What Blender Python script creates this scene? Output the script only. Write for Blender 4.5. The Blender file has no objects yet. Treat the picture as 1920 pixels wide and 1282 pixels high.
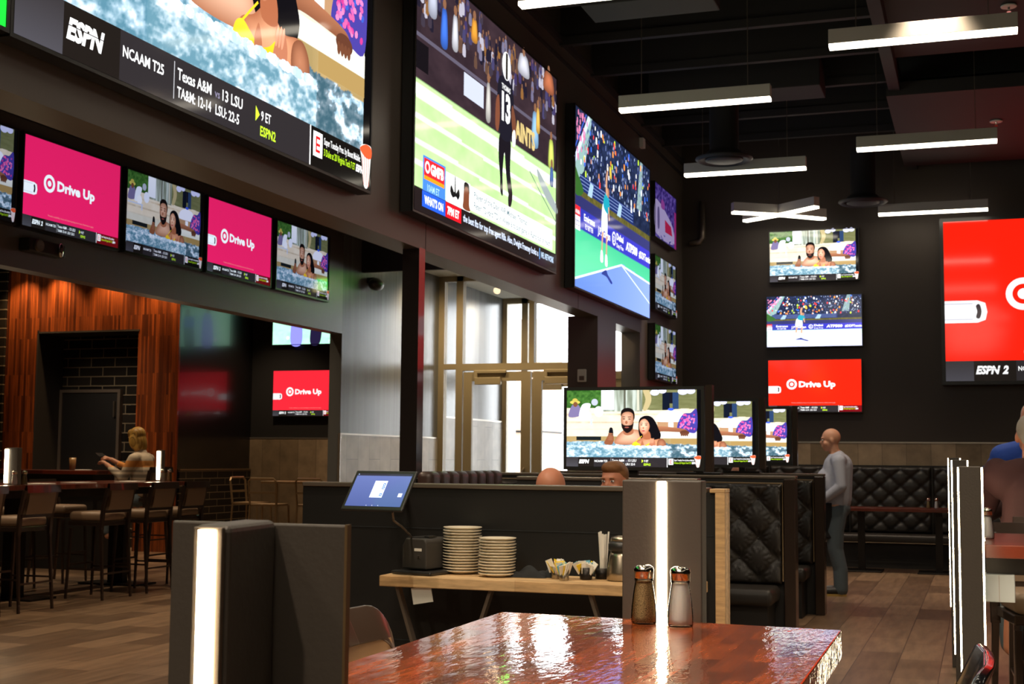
import bpy, bmesh, math, random
import numpy as np
from mathutils import Vector, Matrix, Euler
R = math.radians
random.seed(7); rng = np.random.default_rng(7)
scene = bpy.context.scene
col = scene.collection

# ------------------------------------------------------------------ camera
cam_d = bpy.data.cameras.new('camera'); cam = bpy.data.objects.new('camera', cam_d); col.objects.link(cam)
cam_d.sensor_width = 36; cam_d.lens = 36 * 2520 / 1920; cam_d.clip_start = .05; cam_d.clip_end = 200
AX = np.array([[0.9444602758645183, 0.02004995703913728, 0.3280133938372742],
               [0.32850743967459595, -0.08436668337097578, -0.9407258499772521],
               [0.00881188926165868, 0.9962330359708568, -0.08626754110283888]])
m4 = Matrix([list(map(float, AX[0])) + [0], list(map(float, AX[1])) + [0], list(map(float, AX[2])) + [1.45], [0, 0, 0, 1]])
cam.matrix_world = m4
cam_d.dof.use_dof = True; cam_d.dof.focus_distance = 2.75; cam_d.dof.aperture_fstop = 20
scene.camera = cam
# ------------------------------------------------------------------ world, exposure
w = bpy.data.worlds.new('world'); scene.world = w; w.use_nodes = True
bg = w.node_tree.nodes['Background']; bg.inputs[0].default_value = (.93, .97, 1, 1); bg.inputs[1].default_value = 4.0
vs = scene.view_settings; vs.view_transform = 'Standard'; vs.look = 'None'; vs.exposure = 1.0; vs.gamma = 1; vs.use_curve_mapping = False


def lamp(name, kind, loc, energy, color=(1, .8, .55), rot=(0, 0, 0), size=.1, spot=90, blend=.6, sy=None):
    d = bpy.data.lights.new(name, kind); d.energy = energy; d.color = color
    if kind == 'SPOT': d.spot_size = R(spot); d.spot_blend = blend; d.shadow_soft_size = size
    elif kind == 'AREA':
        d.size = size
        if sy: d.shape = 'RECTANGLE'; d.size_y = sy
    else: d.shadow_soft_size = size
    o = bpy.data.objects.new(name, d); o.location = loc; o.rotation_euler = rot; col.objects.link(o); return o


# portal downlights (fixtures built below), bar lights, added fill spots over hall and foreground
BAR_SPOTS = [(-14.3, 17.2), (-13.65, 17.25), (-12.7, 17.25), (-11.75, 17.2)]
for x, y in BAR_SPOTS: lamp('portal_spot', 'SPOT', (x, y, 4.42), 62, (1, .62, .3), (R(8), 0, 0), .04, 95, .8)
AISLE_SPOTS = [(-10.2, 9.0), (-10.2, 11.6), (-7.7, 9.4), (-7.7, 12.4), (-7.6, 6.6), (-9.6, 15.2), (-10.9, 18.6), (-8.6, 18.0), (-12.6, 15.6), (-8.0, 4.5), (-10.9, 13.4)]  # unseen, no fixtures; those at the end wall and woman added to brighten them
for x, y in AISLE_SPOTS: lamp('bar_and_fill_light', 'SPOT', (x, y, 3.9 if x > -6.9 else 4.3), 75, (1, .76, .5), (0, 0, 0), .05, 100, .8)
HALL_FILL_SPOTS = [(-.5, 1.5), (-2.2, 2.6), (-1.0, 4.0), (-2.6, 4.4), (.9, 10.8), (.9, 7.4), (-.6, 13.6), (-1.5, 17.6), (-3.2, 17.6), (.6, 17.4), (1.2, 4.8), (-.3, 11.0)]  # added spots without fixtures, to lift the hall and tables
for x, y in HALL_FILL_SPOTS: lamp('hall_fill_spot', 'SPOT', (x, y, 5.45), 105, (1, .8, .58), (0, 0, 0), .06, 75, .7)


# added fill spots, no track heads built, to light sides facing the camera
for x, y, t in [(-3.0, -2.6, 42), (-1.2, -2.6, 40), (.8, -2.6, 42), (-3.2, 5.2, 30), (.4, 3.6, 36), (-1.6, .4, 30)]: lamp('fill_spot', 'SPOT', (x, y, 5.3), 150, (1, .82, .62), (R(t), 0, R(6)), .08, 70, .8)
for x, y in [(-5.6, 7.2), (-5.6, 9.6), (-5.6, 12.0)]: lamp('soffit_fill_spot', 'SPOT', (x, y, 3.9), 60, (1, .78, .54), (0, R(-8), 0), .05, 110, .8)  # added under the low ceiling, no fixtures, to light aisle floor and stool backs
for x, y in [(-6.39, 15.50), (-6.38, 17.62), (-5.3, 15.5)]: lamp('vestibule_downlight', 'SPOT', (x, y, 3.80), 45, (1, .74, .42), (R(12), 0, 0), .05, 150, .8)
lamp('table_fill_spot', 'SPOT', (-.5, .1, 4.6), 70, (1, .84, .66), (R(34), 0, 0), .06, 45, .8)  # extra spot with no fixture, added to brighten the salt and tabletop
lamp('man_fill_spot', 'SPOT', (-2.5, 14.0, 5.4), 120, (1, .84, .66), (R(26), 0, R(-22)), .06, 50, .8)  # added lamp, no fixture, to brighten the standing man
for x in (-13.2, -12.5): lamp('niche_fill_spot', 'SPOT', (x, 15.4, 4.3), 70, (1, .8, .6), (R(42), 0, 0), .05, 50, .8)  # added lamps without fixtures, so the niche brick and door show
# ------------------------------------------------------------------ materials
def s2l(c): return tuple((v / 12.92 if v <= .04045 else ((v + .055) / 1.055) ** 2.4) for v in c)
def rgb(r, g, b): return s2l((r / 255, g / 255, b / 255)) + (1,)


class NT:
    def __init__(s, name):
        s.m = bpy.data.materials.new(name); s.m.use_nodes = True; s.t = s.m.node_tree; s.n = s.t.nodes; s.b = s.n['Principled BSDF']
    def add(s, kind, **kw):
        n = s.n.new(kind)
        for k, v in kw.items(): setattr(n, k, v)
        return n
    def link(s, a, b): s.t.links.new(a, b)
    def bump(s, h, strength, dist=.01, inp='Normal'):
        b = s.add('ShaderNodeBump'); b.inputs['Strength'].default_value = strength; b.inputs['Distance'].default_value = dist
        s.link(h, b.inputs['Height']); s.link(b.outputs[0], s.b.inputs[inp]); return b
    def coord(s, swz='xyz', scale=(1, 1, 1)):
        tc = s.add('ShaderNodeTexCoord'); sp = s.add('ShaderNodeSeparateXYZ'); cb = s.add('ShaderNodeCombineXYZ')
        s.link(tc.outputs['Object'], sp.inputs[0])
        for i, a in enumerate(swz): s.link(sp.outputs['xyz'.index(a)], cb.inputs[i])
        mp = s.add('ShaderNodeMapping'); mp.inputs['Scale'].default_value = scale; s.link(cb.outputs[0], mp.inputs[0]); return mp.outputs[0]
    def noise(s, vec, scale, detail=4, rough=.5):
        n = s.add('ShaderNodeTexNoise'); n.inputs['Scale'].default_value = scale; n.inputs['Detail'].default_value = detail
        n.inputs['Roughness'].default_value = rough; s.link(vec, n.inputs['Vector']); return n.outputs['Fac']
    def mix(s, fac, a, b, mode='MIX'):
        n = s.add('ShaderNodeMix', data_type='RGBA', blend_type=mode)
        for sock, v in ((n.inputs[0], fac), (n.inputs[6], a), (n.inputs[7], b)):
            if isinstance(v, (tuple, list, float, int)): sock.default_value = v
            else: s.link(v, sock)
        return n.outputs[2]
    def ramp(s, fac, stops):
        n = s.add('ShaderNodeValToRGB'); e = n.color_ramp.elements
        e[0].position, e[0].color = stops[0]; e[1].position, e[1].color = stops[-1]
        for p, c in stops[1:-1]: k = e.new(p); k.color = c
        s.link(fac, n.inputs[0]); return n.outputs[0]


def simple(name, c, rough=.5, metal=0, nscale=0, nstr=.1, coat=0, spec=.5, var=0):
    t = NT(name); t.b.inputs['Base Color'].default_value = c; t.b.inputs['Roughness'].default_value = rough; t.b.inputs['Metallic'].default_value = metal
    t.b.inputs['Coat Weight'].default_value = coat; t.b.inputs['Coat Roughness'].default_value = .06; t.b.inputs['Specular IOR Level'].default_value = spec
    v = t.coord()
    if nscale: t.bump(t.noise(v, nscale), nstr, .004)
    if var:
        f = t.noise(v, 3.0 if not nscale else nscale * .2)
        t.link(t.mix(f, tuple(max(0, x * (1 - var)) for x in c[:3]) + (1,), tuple(min(1, x * (1 + var)) for x in c[:3]) + (1,)), t.b.inputs['Base Color'])
    return t.m


def emit(name, c, strength):
    t = NT(name); t.n.remove(t.b); e = t.add('ShaderNodeEmission'); e.inputs[0].default_value = c; e.inputs[1].default_value = strength
    t.link(e.outputs[0], t.n['Material Output'].inputs[0]); return t.m


def brick(name, swz, bw, bh, mortar, c1, c2, cm, rough=.5, bump=.3, offset=.5, grain=None, coat=0, bias=0.0, spec=.5, coatbump=None, rough2=None):
    t = NT(name); v = t.coord(swz); b = t.add('ShaderNodeTexBrick'); b.offset = offset; b.squash = 1
    t.link(v, b.inputs['Vector']); b.inputs['Scale'].default_value = 1; b.inputs['Brick Width'].default_value = bw; b.inputs['Row Height'].default_value = bh
    b.inputs['Mortar Size'].default_value = mortar; b.inputs['Mortar Smooth'].default_value = .1; b.inputs['Bias'].default_value = bias
    b.inputs['Color1'].default_value = c1; b.inputs['Color2'].default_value = c2; b.inputs['Mortar'].default_value = cm
    out = b.outputs['Color']
    if grain:
        gs, gscale, gamt = grain
        mp = t.add('ShaderNodeMapping'); mp.inputs['Scale'].default_value = gs; t.link(v, mp.inputs[0])
        g = t.noise(mp.outputs[0], gscale, 6, .6)
        out = t.mix(gamt, out, t.ramp(g, [(.3, (.35, .35, .35, 1)), (.7, (1.25, 1.25, 1.25, 1))]), 'MULTIPLY')
    t.link(out, t.b.inputs['Base Color'])
    t.b.inputs['Roughness'].default_value = rough; t.b.inputs['Coat Weight'].default_value = coat; t.b.inputs['Coat Roughness'].default_value = .03
    t.b.inputs['Specular IOR Level'].default_value = spec
    if bump:
        inv = t.add('ShaderNodeMath', operation='SUBTRACT'); inv.inputs[0].default_value = 1; t.link(b.outputs['Fac'], inv.inputs[1])
        t.bump(inv.outputs[0], bump, .004)
    if coatbump:
        mp = t.add('ShaderNodeMapping'); mp.inputs['Scale'].default_value = coatbump[0]; t.link(v, mp.inputs[0])
        n1 = t.noise(mp.outputs[0], coatbump[1], 3, .55)
        bb = t.bump(n1, coatbump[2], .01, 'Coat Normal'); t.link(bb.outputs[0], t.b.inputs['Normal'])
    return t.m


M = {}
M['charcoal'] = simple('charcoal_paint', rgb(58, 48, 40), .62, nscale=60, nstr=.08)
M['host_black'] = simple('host_wall_black', rgb(17, 15, 14), .5, nscale=50, nstr=.08)
M['black_paint'] = simple('black_paint', rgb(30, 27, 25), .6, nscale=50, nstr=.08)
M['fascia'] = simple('fascia_paint', rgb(88, 78, 70), .38, nscale=40, nstr=.04, spec=.9)
M['column'] = simple('column_satin', rgb(40, 34, 32), .25, spec=1.0, coat=.6)
M['vest_wall'] = brick('vestibule_panel', 'yzx', .42, 40, .002, rgb(104, 106, 106), rgb(120, 122, 122), rgb(80, 80, 80), .25, .15, 0, ((6, .15, 1), 3, .25))
M['gloss_black'] = simple('gloss_black_panel', rgb(22, 19, 18), .24, spec=.8, coat=.3)
M['deck'] = simple('ceiling_black', rgb(24, 21, 20), .8)
M['joist'] = simple('joist_black', rgb(38, 35, 34), .7)
M['soffit_white'] = simple('vestibule_ceiling', rgb(190, 190, 180), .8)
M['wainscot_x'] = brick('tile_wainscot', 'zxy', 4, .33, .002, rgb(126, 106, 80), rgb(172, 148, 118), rgb(62, 52, 42), .45, .3, 0, ((1, 1, 1), 4, .5))
M['wainscot_y'] = brick('tile_wainscot_side', 'zyx', .95, .3, .002, rgb(186, 178, 164), rgb(206, 198, 186), rgb(90, 84, 76), .4, .3, .5, ((1, 1, 1), 4, .4))
M['trim_metal'] = simple('aluminium_trim', rgb(190, 180, 165), .35, .8)
M['brick_x'] = brick('black_brick', 'xzy', .45, .15, .008, rgb(22, 20, 18), rgb(40, 36, 32), rgb(118, 106, 86), .22, .5, .5)
M['brick_y'] = brick('black_brick_side', 'yzx', .45, .11, .006, rgb(22, 20, 18), rgb(38, 34, 30), rgb(120, 106, 84), .22, .5, .5)
M['portal_x'] = brick('wood_slats', 'zxy', .9, .036, .0015, rgb(142, 70, 30), rgb(74, 34, 16), rgb(30, 12, 6), .3, .4, .37, ((.35, 6, 1), 6, .8), .3)
M['portal_y'] = brick('wood_slats_side', 'zyx', 1.1, .05, .0015, rgb(150, 64, 22), rgb(96, 38, 14), rgb(30, 12, 6), .3, .4, .37, ((.35, 6, 1), 6, .8), .3)
M['bar_wood'] = brick('red_bar_wood', 'xyz', 1.3, .07, .0008, rgb(120, 48, 26), rgb(84, 32, 18), rgb(40, 16, 8), .3, .1, .37, ((.5, 8, 1), 5, .6), .6)
M['table_wood'] = brick('varnished_staves', 'yxz', .19, .038, .0004, rgb(176, 80, 24), rgb(56, 18, 9), rgb(50, 16, 8), .45, .05, .37, ((1.2, 12, 1), 9, .75), 1.0, bias=-.3, coatbump=((1, 2.6, 1), 19, .06), spec=.1)
M['oak'] = brick('oak_butcher_block', 'xyz', .5, .06, .0006, rgb(228, 194, 146), rgb(200, 160, 112), rgb(150, 112, 74), .5, .1, .37, ((1, 8, 8), 6, .6))
M['led'] = emit('led_warm', (1, .80, .52, 1), 16)
M['pend'] = emit('pendant_diffuser', (1, .90, .72, 1), 5)
M['bulb'] = emit('downlight_bulb', (1, .78, .5, 1), 12)
M['pend_body'] = simple('white_fixture', rgb(190, 184, 174), .5)
M['panel'] = simple('dark_laminate', rgb(74, 67, 60), .5, nscale=140, nstr=.10, var=.05)
M['panel_edge'] = simple('worn_edge', rgb(120, 96, 64), .4, .3)
M['black_metal'] = simple('black_metal', rgb(38, 34, 31), .38, .6, nscale=80, nstr=.05)
M['gun'] = simple('gunmetal', rgb(128, 116, 104), .38, .7)
M['stool_metal'] = simple('stool_frame', rgb(74, 60, 52), .28, .6, coat=.4)
M['stool_pad'] = simple('taupe_vinyl', rgb(146, 122, 100), .45, nscale=90, nstr=.15)
M['tan_pad'] = simple('tan_vinyl', rgb(172, 132, 92), .5, nscale=160, nstr=.12)
M['far_metal'] = simple('bronze_tube', rgb(150, 124, 90), .4, .5)
M['leather'] = simple('black_leather', rgb(36, 31, 27), .46, nscale=120, nstr=.12, coat=.05)
M['burg'] = simple('channel_vinyl', rgb(70, 52, 46), .35, nscale=90, nstr=.1)
M['piping'] = simple('piping', rgb(120, 100, 70), .45)
M['door_metal'] = simple('bronze_aluminium', rgb(152, 138, 110), .45, .2)
M['chrome'] = simple('chrome', rgb(215, 205, 190), .12, 1)
M['steel'] = simple('brushed_steel', rgb(170, 158, 140), .3, .95, nscale=60, nstr=.03)
M['white'] = simple('white_plastic', rgb(225, 222, 214), .4)
M['offwhite'] = simple('ivory_plate', rgb(232, 220, 196), .25, coat=.4)
M['paper'] = simple('paper', rgb(235, 230, 220), .7)
M['black_plastic'] = simple('black_plastic', rgb(42, 41, 40), .35, nscale=200, nstr=.05)
M['cloth_black'] = simple('black_cloth', rgb(30, 32, 34), .9, nscale=60, nstr=.3)
M['concrete'] = simple('concrete', rgb(190, 186, 178), .8)
M['stucco'] = simple('stucco', rgb(226, 196, 172), .9, nscale=30, nstr=.2)
M['green_screen'] = emit('green', (.05, 1, .1, 1), 1)


def floor_mat():
    t = NT('plank_tile_floor'); v = t.coord('yxz'); b = t.add('ShaderNodeTexBrick'); b.offset = .37
    t.link(v, b.inputs['Vector'])
    for k, x in (('Scale', 1), ('Brick Width', .9), ('Row Height', .3), ('Mortar Size', .003), ('Bias', -.1)): b.inputs[k].default_value = x
    b.inputs['Color1'].default_value = rgb(146, 120, 96); b.inputs['Color2'].default_value = rgb(94, 74, 58); b.inputs['Mortar'].default_value = rgb(58, 46, 38)
    mp = t.add('ShaderNodeMapping'); mp.inputs['Scale'].default_value = (1, 7, 1); t.link(v, mp.inputs[0])
    g = t.noise(mp.outputs[0], 2.2, 6, .6)
    t.link(t.mix(.7, b.outputs[0], t.ramp(g, [(.3, (.5, .48, .46, 1)), (.7, (1.35, 1.3, 1.25, 1))]), 'MULTIPLY'), t.b.inputs['Base Color'])
    t.b.inputs['Roughness'].default_value = .34; t.bump(g, .12, .004); return t.m
M['floor'] = floor_mat()


def glass_mat(name='clear_glass', tint=(1, 1, 1, 1), refl=.06, rough=0.0):
    t = NT(name); t.n.remove(t.b); a = t.add('ShaderNodeBsdfTransparent'); a.inputs[0].default_value = tint
    g = t.add('ShaderNodeBsdfGlossy'); g.inputs['Roughness'].default_value = rough; mx = t.add('ShaderNodeMixShader')
    f = t.add('ShaderNodeFresnel'); f.inputs[0].default_value = 1.45
    t.link(f.outputs[0], mx.inputs[0]); t.link(a.outputs[0], mx.inputs[1]); t.link(g.outputs[0], mx.inputs[2]); t.link(mx.outputs[0], t.n['Material Output'].inputs[0]); return t.m
M['glass'] = glass_mat()
M['shaker_glass'] = glass_mat('shaker_glass')
def pepper():
    t = NT('ground_pepper'); v = t.coord(); n = t.noise(v, 900, 2, .7); t.link(t.ramp(n, [(.40, rgb(70, 52, 30)), (.52, rgb(206, 176, 124))]), t.b.inputs['Base Color']); t.b.inputs['Roughness'].default_value = .8; return t.m
M['pepper'] = pepper()
M['salt'] = simple('table_salt', rgb(254, 251, 246), .6)
M['salt'].node_tree.nodes['Principled BSDF'].inputs['Subsurface Weight'].default_value = .5
M['salt'].node_tree.nodes['Principled BSDF'].inputs['Subsurface Radius'].default_value = (.05, .045, .04)
M['salt'].node_tree.nodes['Principled BSDF'].inputs['Subsurface Scale'].default_value = 1.0


# ------------------------------------------------------------------ mesh helpers
class MB:
    def __init__(s): s.v = []; s.f = []; s.mi = []
    def _add(s, vs, fs, mi=0):
        k = len(s.v); s.v += [tuple(map(float, p)) for p in vs]; s.f += [tuple(i + k for i in f) for f in fs]; s.mi += [mi] * len(fs); return s
    def box(s, x0, x1, y0, y1, z0, z1, mi=0, M4=None):
        vs = [(x, y, z) for z in (z0, z1) for y in (y0, y1) for x in (x0, x1)]
        if M4 is not None: vs = [M4 @ Vector(p) for p in vs]
        return s._add(vs, [(0, 2, 3, 1), (4, 5, 7, 6), (0, 1, 5, 4), (2, 6, 7, 3), (0, 4, 6, 2), (1, 3, 7, 5)], mi)
    def prism(s, pts, z0, z1, mi=0, M4=None):
        n = len(pts); vs = [(x, y, z0) for x, y in pts] + [(x, y, z1) for x, y in pts]
        if M4 is not None: vs = [M4 @ Vector(p) for p in vs]
        return s._add(vs, [tuple(range(n))[::-1], tuple(range(n, 2 * n))] + [(i, (i + 1) % n, n + (i + 1) % n, n + i) for i in range(n)], mi)
    def lathe(s, prof, n=24, c=(0, 0, 0), mi=0, M4=None, cap=True):
        vs = []; fs = []
        for r, z in prof:
            for i in range(n):
                a = 2 * math.pi * i / n; vs.append((c[0] + r * math.cos(a), c[1] + r * math.sin(a), c[2] + z))
        for j in range(len(prof) - 1):
            for i in range(n): fs.append((j * n + i, j * n + (i + 1) % n, (j + 1) * n + (i + 1) % n, (j + 1) * n + i))
        if cap: fs.append(tuple(range(n))[::-1]); fs.append(tuple(range((len(prof) - 1) * n, len(prof) * n)))
        if M4 is not None: vs = [M4 @ Vector(p) for p in vs]
        return s._add(vs, fs, mi)
    def tube(s, pts, r, n=8, mi=0, cap=True, flat=None):
        P = [Vector(p) for p in pts]; vs = []; fs = []; up = None
        rr = r if isinstance(r, (list, tuple)) else [r] * len(P)
        for i, p in enumerate(P):
            t = (P[min(i + 1, len(P) - 1)] - P[max(i - 1, 0)]).normalized()
            if up is None: up = Vector((0, 0, 1)) if abs(t.z) < .9 else Vector((1, 0, 0))
            a = t.cross(up).normalized(); b = a.cross(t).normalized(); up = b
            for k in range(n):
                an = 2 * math.pi * k / n + (math.pi / 4 if n == 4 else 0)
                ra = rr[i]; rb = rr[i] * (flat or 1)
                vs.append(p + a * math.cos(an) * ra + b * math.sin(an) * rb)
        for j in range(len(P) - 1):
            for k in range(n): fs.append((j * n + k, j * n + (k + 1) % n, (j + 1) * n + (k + 1) % n, (j + 1) * n + k))
        if cap: fs.append(tuple(range(n))[::-1]); fs.append(tuple(range((len(P) - 1) * n, len(P) * n)))
        return s._add(vs, fs, mi)
    def caps(s, p0, p1, r0, r1, n=14, m=5):
        p0 = Vector(p0); p1 = Vector(p1); d = (p1 - p0); L = max(d.length, 1e-5); q = Vector((0, 0, 1)).rotation_difference(d.normalized() if d.length > 1e-5 else Vector((0, 0, 1)))
        prof = [(max(r0 * math.sin(a), 1e-4), -r0 * math.cos(a)) for a in [math.pi / 2 * i / m for i in range(m + 1)]]
        prof += [(max(r1 * math.cos(a), 1e-4), L + r1 * math.sin(a)) for a in [math.pi / 2 * i / m for i in range(m + 1)]]
        return s.lathe(prof, n, M4=Matrix.Translation(p0) @ q.to_matrix().to_4x4())
    def ell(s, c, r, rot=(0, 0, 0), n=20, m=12):
        prof = [(max(math.sin(math.pi * i / m), 1e-3), -math.cos(math.pi * i / m)) for i in range(m + 1)]
        M4 = Matrix.Translation(c) @ Euler(rot).to_matrix().to_4x4() @ Matrix.Diagonal((r[0], r[1], r[2], 1))
        return s.lathe(prof, n, M4=M4)
    def surf(s, fn, nu, nv, mi=0):
        vs = [fn(i / nu, j / nv) for j in range(nv + 1) for i in range(nu + 1)]
        fs = [(j * (nu + 1) + i, j * (nu + 1) + i + 1, (j + 1) * (nu + 1) + i + 1, (j + 1) * (nu + 1) + i) for j in range(nv) for i in range(nu)]
        return s._add(vs, fs, mi)
    def build(s, name, mats, parent=None, bevel=0, smooth=False, loc=None, seg=2, remesh=0, sm=0):
        me = bpy.data.meshes.new(name); me.from_pydata(s.v, [], s.f)
        if not isinstance(mats, (list, tuple)): mats = [mats]
        for m in mats: me.materials.append(M[m] if isinstance(m, str) else m)
        if len(mats) > 1: me.polygons.foreach_set('material_index', s.mi)
        if smooth: me.polygons.foreach_set('use_smooth', [True] * len(me.polygons))
        me.update(); o = bpy.data.objects.new(name, me); col.objects.link(o)
        if parent: o.parent = parent
        if loc: o.location = loc
        if bevel:
            b = o.modifiers.new('bevel', 'BEVEL'); b.width = bevel; b.segments = seg; b.limit_method = 'ANGLE'; b.angle_limit = R(40); b.harden_normals = False
        if remesh:
            r = o.modifiers.new('remesh', 'REMESH'); r.mode = 'VOXEL'; r.voxel_size = remesh; r.use_smooth_shade = True
            if sm: q = o.modifiers.new('smooth', 'SMOOTH'); q.factor = .6; q.iterations = sm
        if smooth and not remesh and not bevel:
            pass
        return o


def tag(o, label, cat, group=None, kind=None):
    o['label'] = label
    if cat: o['category'] = cat
    if group: o['group'] = group
    if kind: o['kind'] = kind
    return o
def thing(name, loc, rz, label, cat, group=None):
    o = bpy.data.objects.new(name, None); o.location = loc; o.rotation_euler = (0, 0, rz); o.empty_display_size = .1; col.objects.link(o); return tag(o, label, cat, group)
def struct(name, mb, mat, bevel=0, parent=None):
    o = mb.build(name, mat, parent, bevel)
    if not parent: o['kind'] = 'structure'
    return o
KIDS = {}
def kids(o): return [c for c in bpy.data.objects if c.parent == o]
def dup(root, loc, rz, label=None, group=None):
    def cp(o, par):
        c = o.copy(); col.objects.link(c)
        if par: c.parent = par
        for ch in kids(o): cp(ch, c)
        return c
    src_kids = kids(root)
    r = root.copy(); col.objects.link(r)
    for ch in src_kids: cp(ch, r)
    r.location = loc; r.rotation_euler = (0, 0, rz)
    if label: r['label'] = label
    if group: r['group'] = group
    return r
# ------------------------------------------------------------------ pictures on the television screens (16 x 9 units, y up)
def vnoise(x, y, seed=0):
    xi = np.floor(x).astype(np.int64); yi = np.floor(y).astype(np.int64); fx = x - xi; fy = y - yi; fx = fx * fx * (3 - 2 * fx); fy = fy * fy * (3 - 2 * fy)
    def h(a, b):
        n = (a * 374761393 + b * 668265263 + seed * 974711) & 0x7fffffff; n = ((n ^ (n >> 13)) * 1274126177) & 0x7fffffff; return ((n ^ (n >> 16)) & 0xffff) / 65535.
    return (h(xi, yi) * (1 - fx) + h(xi + 1, yi) * fx) * (1 - fy) + (h(xi, yi + 1) * (1 - fx) + h(xi + 1, yi + 1) * fx) * fy
def fbm(x, y, seed=0, o=4):
    t = 0; a = .5
    for k in range(o): t = t + a * vnoise(x * 2 ** k, y * 2 ** k, seed + k); a *= .5
    return t / (1 - .5 ** o)
def mixc(a, b, t):
    t = np.clip(t, 0, 1)[:, None]; return np.asarray(a, float) * (1 - t) + np.asarray(b, float) * t
_txt = {}
def text_mesh(s, bold, shear):
    k = (s, bold, shear)
    if k in _txt: return _txt[k]
    cu = bpy.data.curves.new('t', 'FONT'); cu.body = s; cu.size = 1; cu.offset = bold; cu.shear = shear; cu.resolution_u = 2; cu.fill_mode = 'FRONT'
    ob = bpy.data.objects.new('t', cu); col.objects.link(ob); dg = bpy.context.evaluated_depsgraph_get(); dg.update(); ev = ob.evaluated_get(dg); me = ev.to_mesh()
    v = [(p.co.x, p.co.y) for p in me.vertices]; f = [tuple(q.vertices) for q in me.polygons]; ev.to_mesh_clear(); bpy.data.objects.remove(ob); bpy.data.curves.remove(cu)
    _txt[k] = (v, f); return _txt[k]


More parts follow.
